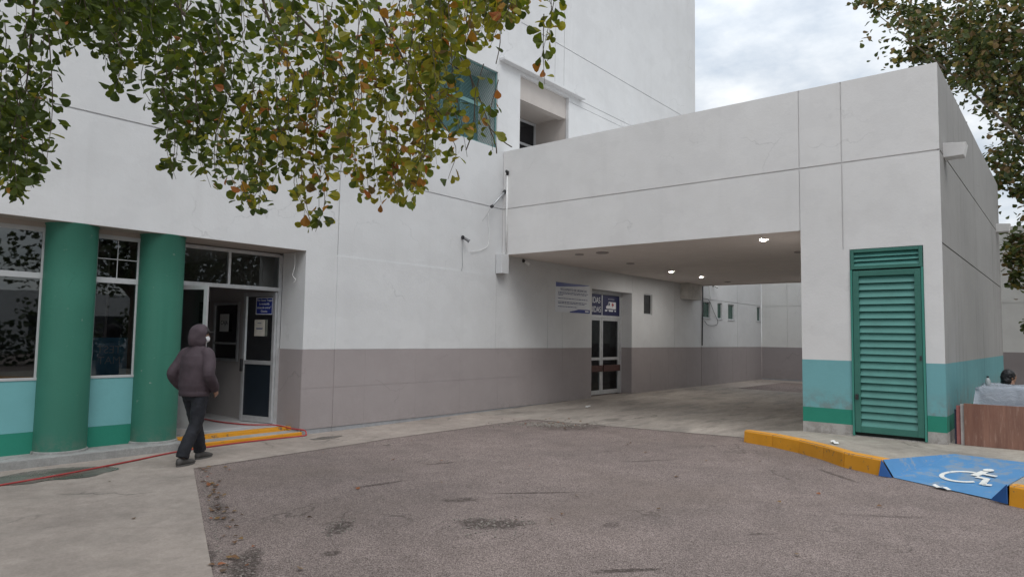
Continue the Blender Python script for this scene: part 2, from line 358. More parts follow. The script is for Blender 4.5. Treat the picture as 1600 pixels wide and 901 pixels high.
# raised pavement with kerbs and the gap of the ramp
G_, E_, D_, C_ = (9.736, 1.923), (10.93, 1.31), (10.80, .35), (9.008, .591)
K1 = [(11.19, 4.24), (11.02, 3.72), (10.74, 3.23), (10.40, 2.80), (10.02, 2.44), G_]
K2 = [C_, (8.72, -.02), (8.2, -1.0), (7.0, -3.2), (4.6, -7.5)]
bm = BM()
poly = K1 + [E_, D_] + K2 + [(28.6, -7.5), (28.6, 1.4), (22.3, 1.4), (22.3, 3.49), (11.86, 3.49)]
top = [bm.verts.new((x, y, .14)) for x, y in poly]; bot = [bm.verts.new((x, y, -.12)) for x, y in poly]
from mathutils.geometry import tessellate_polygon
for t3 in tessellate_polygon([[V((x, y, 0)) for x, y in poly]]): bm.faces.new([top[i] for i in t3])
for i in range(len(poly)): bm.faces.new((top[i], bot[i], bot[(i+1) % len(poly)], top[(i+1) % len(poly)]))
bmesh.ops.recalc_face_normals(bm, faces=bm.faces)
struct(finish('pavement', bm, PAVE))
def kerb(pts, n_out):
    bm = BM()
    for i in range(len(pts)-1):
        a, b = V((*pts[i], 0)), V((*pts[i+1], 0)); t = (b-a).normalized(); nrm = V((t.y, -t.x, 0)) * n_out
        a += t*.004; b -= t*.004
        for s0, s1 in ((0., 1.),):
            p, q = a.lerp(b, s0), a.lerp(b, s1)
            pr = [(nrm*.035, -.14), (nrm*.012, .125), (-nrm*.012, .146), (-nrm*.13, .147), (-nrm*.13, -.14)]
            r0 = [bm.verts.new(p+o+V((0, 0, z+random.uniform(-.003, .003)))) for o, z in pr]; r1 = [bm.verts.new(q+o+V((0, 0, z+random.uniform(-.003, .003)))) for o, z in pr]
            for k in range(5): bm.faces.new((r0[k], r0[(k+1) % 5], r1[(k+1) % 5], r1[k]))
            bm.faces.new(r0[::-1]); bm.faces.new(r1)
    bmesh.ops.recalc_face_normals(bm, faces=bm.faces)
    return struct(finish('kerb', bm, YEL, bevel=.006))
kerb(K1, 1); kerb(K2, 1)
# ramp
rp = thing('wheelchair_ramp', (9.8, 1.2, -.05), 'blue painted kerb ramp with a white wheelchair symbol', 'ramp')
A, B = V((9.700, 1.80, -.055)), V((9.13, .745, -.055)); G3, E3, D3, C3 = (V((*p, .145)) for p in (G_, E_, D_, C_))
bm = BM()
vs = [bm.verts.new(p) for p in (A, B, D3, E3, G3, C3)]
bm.faces.new((vs[0], vs[1], vs[2], vs[3])); bm.faces.new((vs[0], vs[3], vs[4])); bm.faces.new((vs[1], vs[5], vs[2]))
bmesh.ops.subdivide_edges(bm, edges=bm.edges[:], cuts=6, use_grid_fill=True)
bmesh.ops.recalc_face_normals(bm, faces=bm.faces); ramp_o = finish('ramp_surface', bm, BLU, rp, smooth=False)
for a, b, c, nm in ((G3, G3+V((-.03, .03, -.2)), A, 'flare'), (C3, B, C3+V((.0, .0, -.2)), 'flare')):
    bm = BM(); f = quad(bm, a, b, c); off = V((-.028, .016, 0))
    bmesh.ops.translate(bm, verts=bm.verts, vec=off); bmesh.ops.recalc_face_normals(bm, faces=bm.faces); finish(nm, bm, BLUD, rp, solid=.012)
# symbol on the ramp surface
uu = (B-A).normalized(); vv = (E3.lerp(D3, .5)-A.lerp(B, .5)); vv = (vv - uu*vv.dot(uu)).normalized(); ww = uu.cross(vv)
if ww.z < 0: ww = -ww
SO = A.lerp(B, .5).lerp(E3.lerp(D3, .5), .42)
def sym(u, v, s=.68): return SO + uu*(u*s+.06) + vv*(v*s) + ww*.010
bm = BM()
def ribbon(pts, w):
    L_, R_ = [], []
    for i, p in enumerate(pts):
        a, b = pts[max(i-1, 0)], pts[min(i+1, len(pts)-1)]; dx, dy = b[0]-a[0], b[1]-a[1]; l = math.hypot(dx, dy)
        nx, ny = -dy/l*w/2, dx/l*w/2
        L_.append(bm.verts.new(sym(p[0]+nx, p[1]+ny))); R_.append(bm.verts.new(sym(p[0]-nx, p[1]-ny)))
    for i in range(len(pts)-1): bm.faces.new((L_[i], R_[i], R_[i+1], L_[i+1]))
bm.faces.new([bm.verts.new(sym(.02+.085*math.cos(t*.393), .46+.085*math.sin(t*.393))) for t in range(16)])
ribbon([(.02, .36), (.05, .02)], .125)
ribbon([(.11, .19), (.33, .19)], .075)
ribbon([(.12, -.02), (.30, -.02), (.44, -.36)], .10)
ribbon([(.44, -.345), (.56, -.30)], .085)
ribbon([(-.03+.33*math.cos(RAD(t)), -.14+.33*math.sin(RAD(t))) for t in range(92, 340, 12)], .075)
bmesh.ops.recalc_face_normals(bm, faces=bm.faces); finish('wheelchair_symbol', bm, WPAINT, rp, solid=-.004)

# ------------------------------------------------------------------ main hospital block
HB = thing('hospital_building', (4, YW, -.09), 'white hospital block with taupe tiled base, green columns and a tall tower', 'building')
bms = {k: BM() for k in ('wall', 'wainscot', 'footing')}
ER = (15.6, 17.76, -.2, 2.93)
SMALL = [(18.48, 19.02, 2.33, 2.97), (22.72, 23.36, 2.36, 2.95), (24.0, 24.42, 2.36, 2.95), (24.98, 25.56, 2.36, 2.95), (28.0, 28.42, 2.38, 2.98)]
holes = [(-20.1, 6.69, -.3, 3.01, .69), (*ER, .42), (9.40, 11.58, 5.88, 7.655, .62), (12.40, 14.42, 5.85, 7.86, .10)] + [(*s, .14) for s in SMALL]
vg = [(7.33, 3.0, 16, .02), (11.64, 1.35, 3.0, .018), (13.61, ZW, 2.62, .012), (14.24, ZW, 2.25, .012), (20.54, ZW, 3.45, .02), (17.80, 2.93, 3.45, .015),
      (13.79, 7.95, 16, .015), (14.19, 7.95, 16, .02), (22.6, 0, 5.2, .03), (25.9, ZW, 5.2, .015)]
hg = [(ZJ, -20, 11.82, .025), (9.14, 12.4, 22.15, .025), (7.93, 14.9, 22.15, .02), (7.76, 14.42, 22.15, .014), (3.02, 22.6, 28.5, .025), (ZW, 6.69, 28.5, .006), (.68, 6.69, 28.5, .006)]
vt = [8.0, 9.25, 10.5, 11.75, 13.0, 14.25, 15.5, 18.9, 20.1, 21.4, 24, 25.4, 26.8]
us = [-20, 6.69, 7.33, 11.63, 22.15, 28.5]; vs_ = [-.3, 0, ZW, 2.985, 5.2, 16]
for h in holes: us += h[:2]; vs_ += h[2:4]
for u, a, b, w in vg: us += [u-w/2, u+w/2]; vs_ += [a, b]
for v, a, b, w in hg: vs_ += [v-w/2, v+w/2]; us += [a, b]
for u in vt: us += [u-.003, u+.003]
us = [u for u in us if -20 <= u <= 28.5]; vs_ = [v for v in vs_ if -.3 <= v <= 16]
def cell(u, v):
    for h in holes:
        if inr(u, h[:2]) and inr(v, h[2:4]): return ('wall', h[4], False)
    if u > 22.15 and v > 5.2: return ('wall', 0., False)
    k = 'wall' if (v > ZW or u < 6.69) else ('wainscot' if v > 0 else 'footing')
    d = 0.
    if 7.33 < u < 11.63 and v < 2.985: d = -.014
    if k == 'footing': return (k, d+.012, True)
    for g, a, b, w in vg:
        if abs(u-g) < w/2 and a <= v <= b: d += .018
    for g, a, b, w in hg:
        if abs(v-g) < w/2 and a <= u <= b: d += .018 if w > .01 else .0035
    if k == 'wainscot':
        for g in vt:
            if abs(u-g) < .003: d += .002
    return (k, d, True)
wall_grid(us, vs_, cell, lambda u, v, d: (u, YW+d, v), bms)
w = bms['wall']
quad(w, (22.15, YW, 5.0), (22.15, 22, 5.0), (22.15, 22, 16), (22.15, YW, 16)); quad(w, (-20, YW, 16), (22.15, YW, 16), (22.15, 22, 16), (-20, 22, 16))
quad(w, (-20, YW, -.3), (-20, 22, -.3), (-20, 22, 16), (-20, YW, 16)); quad(w, (-20, 22, -.3), (22.15, 22, -.3), (22.15, 22, 16), (-20, 22, 16))
quad(w, (22.15, YW, 5.2), (28.5, YW, 5.2), (28.5, 22, 5.2), (22.15, 22, 5.2))
finish('wall', bms['wall'], WHITE, HB); finish('wainscot', bms['wainscot'], TAUPE, HB); finish('footing', bms['footing'], GREYB, HB)
# entrance jamb on the right: wainscot return, and the beige soffit
bm = BM(); box(bm, 6.684, 6.72, YW+.006, 10.9, -.1, ZW); finish('jamb_tile', bm, TAUPE, HB)
bm = BM(); box(bm, -20, 6.688, YW+.004, 10.9, 3.004, 3.2); finish('soffit', bm, SOFFIT, HB)
# windows with columns on the left
YG = 10.40
bm = BM(); box(bm, -20, 4.74, YG-.02, YG+.22, .30, .955); finish('dado', bm, TEALD, HB)
bm = BM(); box(bm, -20, 4.742, YG-.022, YG+.222, -.1, .298); finish('dado_stripe', bm, GREEN, HB)
bm = BM(); box(bm, -20, 4.75, 9.95, YG+.2, -.16, .025)
plinth = finish('plinth', bm, PLIN, HB, bevel=.012)
for x0, x1 in ((-6.2, -3.2), (-3.2, -.2), (-.2, 2.98), (3.57, 4.16)):
    f = BM()
    box(f, x0, x1, YG-.03, YG+.05, .955, .99); box(f, x0, x1, YG-.012, YG+.04, 2.88, 2.94); box(f, x0, x1, YG-.015, YG+.04, 2.27, 2.345)
    for x in ([x0, x1-.035] + ([(x0+x1)/2-.02] if x1-x0 > 1 else [])): box(f, x, x+.04, YG-.010, YG+.035, .99, 2.88)
    if x1-x0 < 1: box(f, x0, x1, YG-.006, YG+.03, 2.60, 2.612); box(f, 3.86, 3.872, YG-.004, YG+.028, 2.345, 2.88)
    fo = finish('window', f, ALUD, HB, bevel=.003)
    g = BM(); quad(g, (x0, YG, .97), (x1, YG, .97), (x1, YG, 2.9), (x0, YG, 2.9)); finish('pane', g, GLASS, fo)
bm = BM(); box(bm, -20, 4.74, YG-.008, YG+.06, 2.94, 3.006); finish('window_head', bm, SOFFIT, HB)
bm = BM(); box(bm, 4.70, 4.765, YG+.02, 10.80, -.1, 3.004); finish('return_wall', bm, INW, HB)
for cx in (3.275, 4.455):
    bm = BM()
    prof = [(.05, .305), (.4, .306), (1.2, .305), (2.2, .307), (2.98, .305), (2.99, .316), (3.008, .318)]
    rings(bm, [((cx, 10.365, z), (r, 0, 0), (0, r, 0)) for z, r in prof], 48); co = finish('column', bm, COLG, HB, smooth=True)
    co.modifiers.new('edges', 'EDGE_SPLIT').split_angle = RAD(50)
    bm = BM(); rings(bm, [((cx, 10.365, z), (r, 0, 0), (0, r, 0)) for z, r in ((.02, .325), (.05, .322), (.058, .30))], 40); finish('column_base', bm, PLIN, co, smooth=False)
# steps
bm = BM(); box(bm, 4.755, 6.69, 9.985, 10.32, -.16, -.025); finish('step', bm, YEL, HB, bevel=.008)
bm = BM(); box(bm, 4.765, 6.68, 10.03, 10.31, -.03, -.021); finish('tread', bm, PLIN, HB)
bm = BM(); box(bm, 4.765, 6.684, 10.30, 10.46, -.16, .035); finish('upper_step', bm, YEL, HB, bevel=.006)
bm = BM(); box(bm, 4.765, 6.684, 10.462, 10.738, -.16, .036); finish('threshold', bm, TILE, HB)
# lobby and rooms
bm = BM(); box(bm, -20, 6.9, 10.74, 15.2, -.1, .04); finish('lobby_floor', bm, TILE, HB)
bm = BM(); quad(bm, (-20, 10.6, 3.02), (6.9, 10.6, 3.02), (6.9, 15.2, 3.02), (-20, 15.2, 3.02)); finish('lobby_ceiling', bm, INW, HB)
bm = BM(); quad(bm, (6.62, 10.9, 0), (6.62, 15.2, 0), (6.62, 15.2, 3.02), (6.62, 10.9, 3.02)); quad(bm, (4.9, 15.15, 0), (6.7, 15.15, 0), (6.7, 15.15, 3.02), (4.9, 15.15, 3.02)); finish('lobby_wall', bm, INW, HB)
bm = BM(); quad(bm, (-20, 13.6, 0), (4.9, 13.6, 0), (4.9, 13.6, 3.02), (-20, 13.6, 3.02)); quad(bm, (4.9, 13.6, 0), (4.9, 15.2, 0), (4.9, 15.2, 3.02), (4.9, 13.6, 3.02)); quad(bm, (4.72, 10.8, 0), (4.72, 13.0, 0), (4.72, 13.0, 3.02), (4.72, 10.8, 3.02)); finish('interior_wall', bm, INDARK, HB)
# cashier window on the lobby's side wall
cw = BM(); X = 6.60; y0, y1, z0, z1 = 12.02, 12.86, 1.12, 2.12
for a in ((y0-.05, y0, z0-.05, z1+.05), (y1, y1+.05, z0-.05, z1+.05), (y0, y1, z0-.05, z0), (y0, y1, z1, z1+.05), (y0, y1, z0+.26, z0+.30)): box(cw, X-.03, X, *a)
cwo = finish('ticket_window', cw, ALU, HB)
g = BM(); quad(g, (X-.004, y0, z0), (X-.004, y1, z0), (X-.004, y1, z1), (X-.004, y0, z1)); finish('dark_pane', g, plain('dark_ticket_glass', (.012, .012, .015), .12), cwo)
# door frame of the entrance
YD = 10.75
f = BM(); box(f, 4.77, 4.83, YD, YD+.07, .035, 2.97); box(f, 6.625, 6.684, YD, YD+.07, .035, 2.97)
box(f, 4.83, 6.625, YD, YD+.07, 2.335, 2.40); box(f, 4.83, 6.625, YD, YD+.07, 2.93, 2.985); box(f, 5.69, 5.735, YD+.004, YD+.066, 2.40, 2.93)
dfo = finish('door_frame', f, ALU, HB, bevel=.004)
g = BM(); quad(g, (4.83, YD+.035, 2.40), (6.625, YD+.035, 2.40), (6.625, YD+.035, 2.93), (4.83, YD+.035, 2.93)); finish('transom_pane', g, GLASS, dfo)
def leaf(name, p, q, z0, z1, rail, lower, notices):
    p, q = V((*p, 0)), V((*q, 0)); t = (q-p).normalized(); n = V((-t.y, t.x, 0)); l = (q-p).length; th = .045
    f = BM()
    def bar(s0, s1, a, b, e=0.): obox(f, p+t*s0+V((0, 0, a))-n*(th/2-e), t*(s1-s0), n*(th-2*e), V((0, 0, b-a)))
    bar(0, .06, z0, z1); bar(l-.06, l, z0, z1); bar(.06, l-.06, z0, z0+.10, .003); bar(.06, l-.06, z1-.07, z1, .003); bar(.06, l-.06, rail, rail+.07, .003)
    o = finish(name, f, ALU, HB, bevel=.003)
    g = BM(); quad(g, p+t*.05+V((0, 0, rail)), p+t*(l-.05)+V((0, 0, rail)), p+t*(l-.05)+V((0, 0, z1-.05)), p+t*.05+V((0, 0, z1-.05))); finish('pane', g, GLASS2, o)
    g = BM(); quad(g, p+t*.05+V((0, 0, z0+.05)), p+t*(l-.05)+V((0, 0, z0+.05)), p+t*(l-.05)+V((0, 0, rail+.03)), p+t*.05+V((0, 0, rail+.03))); finish('lower_panel', g, lower, o)
    h = BM(); hp = p+t*(l-.03); obox(h, hp+V((0, 0, .92))+n*.02-t*.015, t*.03, n*.05, V((0, 0, .22))); obox(h, hp+V((0, 0, .92))-n*.07-t*.015, t*.03, n*.05, V((0, 0, .22))); finish('handle', h, DARK, o)
    return p, t, n, l
leaf('door', (4.80, 10.72), (5.125, 10.26), .045, 2.325, 1.25, plain('grey_door_panel', (.34, .35, .36), .45, .2), [])
pr, tr, nr, lr = leaf('door', (6.62, 10.80), (6.455, 11.56), .05, 2.32, 1.05, plain('dark_blue_door_panel', (.013, .019, .027), .35), [])
# lettered notices on the open door and the lobby wall
def flat_sign(name, o, u, v, wd, ht, mat, label, cat, th=.004, group=None):
    """thin board: o = lower left corner as read, u right, v up"""
    o, u, v = V(o), V(u).normalized(), V(v).normalized(); n = u.cross(v)
    t = thing(name, o, label, cat, group); bm = BM(); obox(bm, o-n*th, u*wd, v*ht, n*th); finish('board', bm, mat, t)
    return t, (lambda a, b: o+u*a+v*b+n*.0015), u, v
nside = -nr if (-nr).dot(V((-1, -1, 0))) > 0 else nr
ud = tr if tr.cross(V((0, 0, 1))).dot(nside) > 0 else -tr
o1 = (pr + tr*(lr if ud.dot(tr) < 0 else 0)) + V((0, 0, 0)) + nside*.030
t, q, u, v = flat_sign('blue_notice', o1+ud*.32+V((0, 0, 1.93)), ud, (0, 0, 1), .40, .30, SIGNB, 'blue notice with white lettering at the top of the open glass door', 'sign')
b = BM()
for e in ((0, .40, 0, .012), (0, .40, .288, .30), (0, .012, .012, .288), (.388, .40, .012, .288)): quad(b, q(e[0], e[2]), q(e[1], e[2]), q(e[1], e[3]), q(e[0], e[3]))
finish('border', b, WINK, t)
for i, s in enumerate(('"Por Favor Toque', 'la ventanilla', 'antes de entrar"', 'Gracias')): text(s, .058, WINK, t, q(.20, .232-.064*i), u, v, 'lettering', .9, 'CENTER')
t, q, u, v = flat_sign('taped_note', o1+ud*.30+V((0, 0, 1.55)), ud, (0, 0, 1), .25, .29, plain('creased_paper', (.55, .52, .46), .8, 0, .1, 14, .5), 'creased paper note taped to the open glass door below the blue notice', 'paper note')
b = BM(); 
for y, x0, x1 in ((.22, .07, .17), (.13, .04, .21), (.12, .05, .19)): quad(b, q(x0, y), q(x1, y), q(x1, y+.012), q(x0, y+.012))
finish('lettering', b, INK, t)
t, q, u, v = flat_sign('cashier_paper', (6.555, 12.62, 1.62), (0, -1, 0), (0, 0, 1), .33, .33, PAPER, 'white paper reading CAJA in the dark ticket window', 'paper sign')
text('CAJA', .115, BLK, t, q(.165, .13), u, v, 'lettering', 1., 'CENTER')
t, q, u, v = flat_sign('wall_notice', (6.598, 13.55, 1.78), (0, -1, 0), (0, 0, 1), .40, .42, plain('dark_maroon_board', (.05, .012, .015), .5), 'small dark maroon notice on the lobby wall beside the ticket window', 'sign')
b = BM()
for k in range(4):
    for j in range(3): quad(b, q(.04+.11*j, .05+.095*k), q(.13+.11*j-.02*(k % 2), .05+.095*k), q(.13+.11*j-.02*(k % 2), .09+.095*k), q(.04+.11*j, .09+.095*k))
finish('lettering', b, plain('faded_red_ink', (.16, .09, .09), .6), t)
# poster inside the window between the columns, seen from its back (reads mirrored)
t, q, u, v = flat_sign('blue_poster', (4.12, YG+.16, .99), (-1, 0, 0), (0, 0, 1), .62, .52, plain('pale_blue_poster', (.16, .42, .62), .5), 'pale blue poster with mirrored lettering standing inside the window between the columns', 'poster')
for s in ((('TEST', .30)), ('MAT', .15)):
    tt = text(s[0], .15, WINK, t, V((3.74, YG+.153, .99+s[1])), (1, 0, 0), (0, 0, 1), 'lettering')
    tt.data.transform(Matrix.Translation(-(V((3.74, 0, 0))-ORG[t.name]*1.))) ; tt.data.transform(Matrix.Diagonal((-1, 1, 1, 1))); tt.data.transform(Matrix.Translation(V((4.04, 0, 0))-ORG[t.name]))
# green screened window above
gw = (9.40, 11.58, 5.88, 7.655)
bm = BM(); box(bm, gw[0], gw[1], YW+.60, YW+.66, gw[2], gw[3]); win = finish('window', bm, plain('teal_window_panel', (.085, .175, .18), .35), HB)
bm = BM(); box(bm, gw[0], gw[1], YW+.03, YW+.07, 6.70, 6.78)
for a in ((gw[0], gw[0]+.04, gw[2], gw[3]), (gw[1]-.03, gw[1], gw[2], gw[3])): box(bm, a[0], a[1], YW+.035, YW+.065, a[2], a[3])
for z in (gw[2], gw[3]-.03): box(bm, gw[0]+.04, gw[1]-.03, YW+.036, YW+.064, z, z+.03)
for x in (10.1, 10.87): box(bm, x, x+.03, YW+.50, YW+.59, gw[2], gw[3])
finish('screen_frame', bm, plain('teal_frame_paint', (.115, .235, .23), .5), win)
bm = BM(); sp = .062; Wd, Hd = gw[1]-gw[0], gw[3]-gw[2]
for s in (1, -1):
    k = -Hd
    while k < Wd:
        x0, z0, x1, z1 = k, 0., k+Hd, Hd
        if x0 < 0: z0 -= x0; x0 = 0
        if x1 > Wd: z1 -= x1-Wd; x1 = Wd
        if x1 - x0 > .02:
            za, zb = (z0, z1) if s > 0 else (Hd-z0, Hd-z1)
            tube(bm, [(gw[0]+x0, YW+.055+.004*s, gw[2]+za), (gw[0]+x1, YW+.055+.004*s, gw[2]+zb)], .0045, 3, False)
        k += sp*1.414
finish('wire_mesh', bm, plain('teal_wire', (.10, .22, .21), .5), win)
# recessed balcony and its thin roof slab
bm = BM(); box(bm, 12.395, 14.425, YW+.095, YW+.30, 7.31, 7.87)
quad(bm, (12.40, YW+.09, 5.8), (12.40, 11.9, 5.8), (12.40, 11.9, 7.4), (12.40, YW+.09, 7.4))
quad(bm, (14.42, YW+.09, 5.8), (14.42, 11.9, 5.8), (14.42, 11.9, 7.4), (14.42, YW+.09, 7.4)); quad(bm, (12.4, 11.2, 5.8), (14.42, 11.2, 5.8), (14.42, 11.2, 7.4), (12.4, 11.2, 7.4))
quad(bm, (12.4, YW+.3, 7.36), (14.42, YW+.3, 7.36), (14.42, 11.9, 7.36), (12.4, 11.9, 7.36)); quad(bm, (12.4, YW+.2, 5.86), (14.42, YW+.2, 5.86), (14.42, 11.9, 5.86), (12.4, 11.9, 5.86))
finish('balcony', bm, plaster('shaded_balcony_plaster', (.50, .46, .43), .2), HB)  # beige base colour carries the shade under the roof slab
f = BM(); zz = (5.9, 6.72, 7.3)
for x in (12.46, 13.20, 14.34): box(f, x, x+.06, 11.12, 11.18, 5.87, 7.34)
for z in (5.87, 6.66, 7.28): box(f, 12.52, 14.34, 11.123, 11.177, z, z+.06)
fo = finish('window', f, ALUD, HB); g = BM(); quad(g, (12.5, 11.15, 5.9), (14.35, 11.15, 5.9), (14.35, 11.15, 7.3), (12.5, 11.15, 7.3)); finish('pane', g, plain('dark_pane_glass', (.012, .013, .016), .1), fo)
bm = BM(); box(bm, 11.62, 15.0, YW-.16, YW-.001, 7.94, 8.01); finish('roof_slab', bm, WHITE, HB, bevel=.01)
# small windows
for i, s in enumerate(SMALL):
    f = BM(); x0, x1, z0, z1 = s; d = YW+.035
    for a in ((x0, x0+.035, z0, z1), (x1-.035, x1, z0, z1), (x0+.035, x1-.035, z0, z0+.035), (x0+.035, x1-.035, z1-.035, z1)): box(f, a[0], a[1], d, d+.04, a[2], a[3])
    if i: box(f, x0-.02, x1+.02, YW-.02, YW+.033, z0-.03, z0-.001)
    fo = finish('window', f, ALUD, HB); g = BM(); quad(g, (x0, d+.02, z0), (x1, d+.02, z0), (x1, d+.02, z1), (x0, d+.02, z1))
    finish('pane', g, plain('green_dark_pane', (.02, .075, .055) if i else (.012, .012, .012), .2), fo)
# bracket under the portico's left end, and a boxed beam end under the canopy
bm = BM(); box(bm, 11.60, 11.85, YW-.19, YW-.016, 3.02, 3.45); finish('bracket', bm, WHITE, HB, bevel=.006)
# emergency door
x0, x1 = ER[0], ER[1]; YD2 = 10.40
bm = BM(); box(bm, x1-.004, x1+.02, YW+.006, YD2+.1, -.05, ZW); finish('jamb_tile', bm, TAUPE, HB)
f = BM()
for a in ((x0, x0+.06, 0, 2.93), (x1-.12, x1, 0, 2.93)): box(f, a[0], a[1], YD2, YD2+.07, a[2], a[3])
box(f, x0+.06, x1-.12, YD2, YD2+.07, 2.84, 2.93); box(f, x0+.06, x1-.12, YD2, YD2+.07, 2.17, 2.25); box(f, 16.66, 16.70, YD2+.004, YD2+.066, 2.25, 2.84)
ef = finish('emergency_door_frame', f, ALU, HB, bevel=.003)
for a, b in ((x0+.06, 16.655), (16.665, x1-.12)):
    f = BM(); yy = YD2+.01
    for c in ((a, a+.08, .02, 2.165), (b-.08, b, .02, 2.165)): box(f, c[0], c[1], yy, yy+.045, c[2], c[3])
    for c in ((.02, .14), (.98, 1.06), (2.10, 2.165)): box(f, a+.08, b-.08, yy+.002, yy+.043, c[0], c[1])
    d = finish('emergency_door', f, ALU, HB, bevel=.003)
    g = BM(); quad(g, (a+.05, yy+.02, .1), (b-.05, yy+.02, .1), (b-.05, yy+.02, 2.12), (a+.05, yy+.02, 2.12)); finish('pane', g, GLASS2, d)
    g = BM(); box(g, a+.03, b-.03, yy-.06, yy-.02, .66, .84); finish('push_bar', g, plain('dark_red_push_bar', (.07, .03, .025), .45), d, bevel=.008)
bm = BM(); box(bm, x0-1, x1+5, YD2+.12, YD2+3.2, -.02, 3.0); bmesh.ops.delete(bm, geom=[f for f in bm.faces if f.calc_center_median().y < YD2+.2], context='FACES_ONLY'); finish('corridor', bm, plain('corridor_paint', (.25, .25, .25), .6), HB)
t, q, u, v = flat_sign('emergency_sign', (x0+.06, YD2+.01, 2.25), (1, 0, 0), (0, 0, 1), 1.0, .59, NAVY, 'navy transom sign with white letters over the left emergency door leaf', 'sign')
text('IDAS', .235, WINK, t, q(.50, .34), u, v, 'lettering', .85); text('NIDAS', .235, WINK, t, q(.38, .08), u, v, 'lettering', .85)
t, q, u, v = flat_sign('ambulance_sign', (16.70, YD2+.01, 2.25), (1, 0, 0), (0, 0, 1), .94, .59, NAVY, 'navy transom sign with a white ambulance over the right emergency door leaf', 'sign')
b = BM()
def pg(bm_, pts): bm_.faces.new([bm_.verts.new(q(*p)) for p in pts])
pg(b, [(.20, .20), (.74, .20), (.74, .40), (.34, .40), (.29, .30), (.20, .27)]); pg(b, [(.14, .12), (.74, .12), (.74, .17), (.14, .17)])
for k in range(5): pg(b, [(.32+.07*k, .47), (.36+.07*k, .47), (.36+.07*k, .485), (.32+.07*k, .485)])
finish('logo', b, WINK, t); b = BM()
pg(b, [(.31, .29), (.40, .29), (.40, .37), (.34, .37)])
for cx in (.30, .62): pg(b, [(cx+.05*math.cos(a*.628), .12+.05*math.sin(a*.628)) for a in range(10)])
for v_ in b.verts: v_.co.y -= .002
finish('logo', b, NAVY, t); b = BM(); pg(b, [(.54, .26), (.58, .26), (.58, .38), (.54, .38)]); pg(b, [(.50, .30), (.62, .30), (.62, .34), (.50, .34)])
for i, v_ in enumerate(b.verts): v_.co.y -= .002 if i < 4 else .003
finish('logo', b, plain('red_cross_ink', (.4, .02, .03), .5), t)
# rules board
t, q, u, v = flat_sign('rules_board', (13.92, YW-.012, 2.245), (1, 0, 0), (0, 0, 1), 1.56, .755, SIGNW, 'white rules board with blue waves on the wall left of the emergency door', 'sign', .012)
b = BM(); n = 12
top = [(1.56*i/n, .752) for i in range(n+1)]; lo = [(1.56*i/n, .752-.115*(1-(i/n))**.7*(1 if i else 1)) for i in range(n+1)]
for i in range(n): b.faces.new([b.verts.new(q(*p)) for p in (lo[i], lo[i+1], top[i+1], top[i])])
finish('blue_wave', b, SIGNB, t); b = BM()
lo = [(.62, .004), (.85, .004), (1.0, .004), (1.56, .004)]; hi = [(.62, .03), (.85, .06), (1.02, .095), (1.56, .10)]
for i in range(3): b.faces.new([b.verts.new(q(*p)) for p in (lo[i], lo[i+1], hi[i+1], hi[i])])
finish('blue_wave', b, SIGNB, t)
text('REGLAMENTO DE URGENCIAS', .088, INK, t, q(.80, .555), u, v, 'lettering', 1.0, 'CENTER')
b = BM(); rnd = random.Random(3)
for y, x1_ in ((.50, 1.47), (.465, 1.4), (.43, .30), (.345, 1.46), (.255, 1.4), (.22, 1.32), (.135, .95)):
    x = .10
    while x < x1_:
        wl = rnd.uniform(.03, .13); e = min(x+wl, x1_); b.faces.new([b.verts.new(q(*p)) for p in ((x, y), (e, y), (e, y+.017), (x, y+.017))]); x = e+.018
finish('lettering', b, INK, t); b = BM(); b.faces.new([b.verts.new(q(*p)+V((0, -.002, 0))) for p in ((1.33, .035), (1.50, .035), (1.50, .07), (1.33, .07))]); finish('logo', b, WINK, t)

# ------------------------------------------------------------------ portico
PO = thing('entrance_portico', (XP, 4.5, 0), 'white drive through portico with a teal and green banded pier', 'portico')
def band(v): return 'base_band' if v < .31 else 'green_band' if v < .545 else 'teal_band' if v < 1.315 else 'wall'
DO = (1.735, 2.755, .155, 3.085)
bms = {k: BM() for k in ('wall', 'base_band', 'green_band', 'teal_band')}
us = [YE, 3.505, 3.52, 10.05, DO[0], DO[1], 2.84, 2.86, 3.49]; vs_ = [.05, .31, .545, 1.315, ZC, ZT, DO[2], DO[3], ZJ-.013, ZJ+.013, 3.1]
def cellp(u, v):
    if u > 3.505 and v < ZC: return ('wall', .0, False)
    if inr(u, DO[:2]) and inr(v, DO[2:4]): return ('wall', .10, False)
    d = 0.
    if abs(v-ZJ) < .013: d = .02
    if 2.84 < u < 2.86 and v > 3.1: d = .016
    if 3.505 < u < 3.52 and v > ZC: d = .016
    return (band(v), d, True)
wall_grid(us, vs_, cellp, lambda u, v, d: (XP+d, u, v), bms)
w = bms['wall']
quad(w, (XP, YE, ZT), (XF, YE, ZT), (XF, 10.05, ZT), (XP, 10.05, ZT))
quad(w, (XF, YE, ZC), (XF, 10.05, ZC), (XF, 10.05, ZT), (XF, YE, ZT)); quad(w, (XF, YE, .1), (XF, 3.505, .1), (XF, 3.505, ZC), (XF, YE, ZC))
for k, a, b in (('base_band', -.05, .31), ('green_band', .31, .545), ('teal_band', .545, 1.315), ('wall', 1.315, ZC)): quad(bms[k], (XP, 3.505, a), (XF, 3.505, a), (XF, 3.505, b), (XP, 3.505, b))
for k, m in (('wall', WHITE_P), ('base_band', GREY_S), ('green_band', GREEN), ('teal_band', TEAL)): finish(k, bms[k], m, PO)
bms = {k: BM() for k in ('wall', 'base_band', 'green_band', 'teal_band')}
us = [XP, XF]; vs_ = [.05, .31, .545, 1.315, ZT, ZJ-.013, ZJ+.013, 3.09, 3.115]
wall_grid(us, vs_, lambda u, v: (band(v), .02 if abs(v-ZJ) < .013 or 3.09 < v < 3.115 else 0., True), lambda u, v, d: (u, YE+d, v), bms)
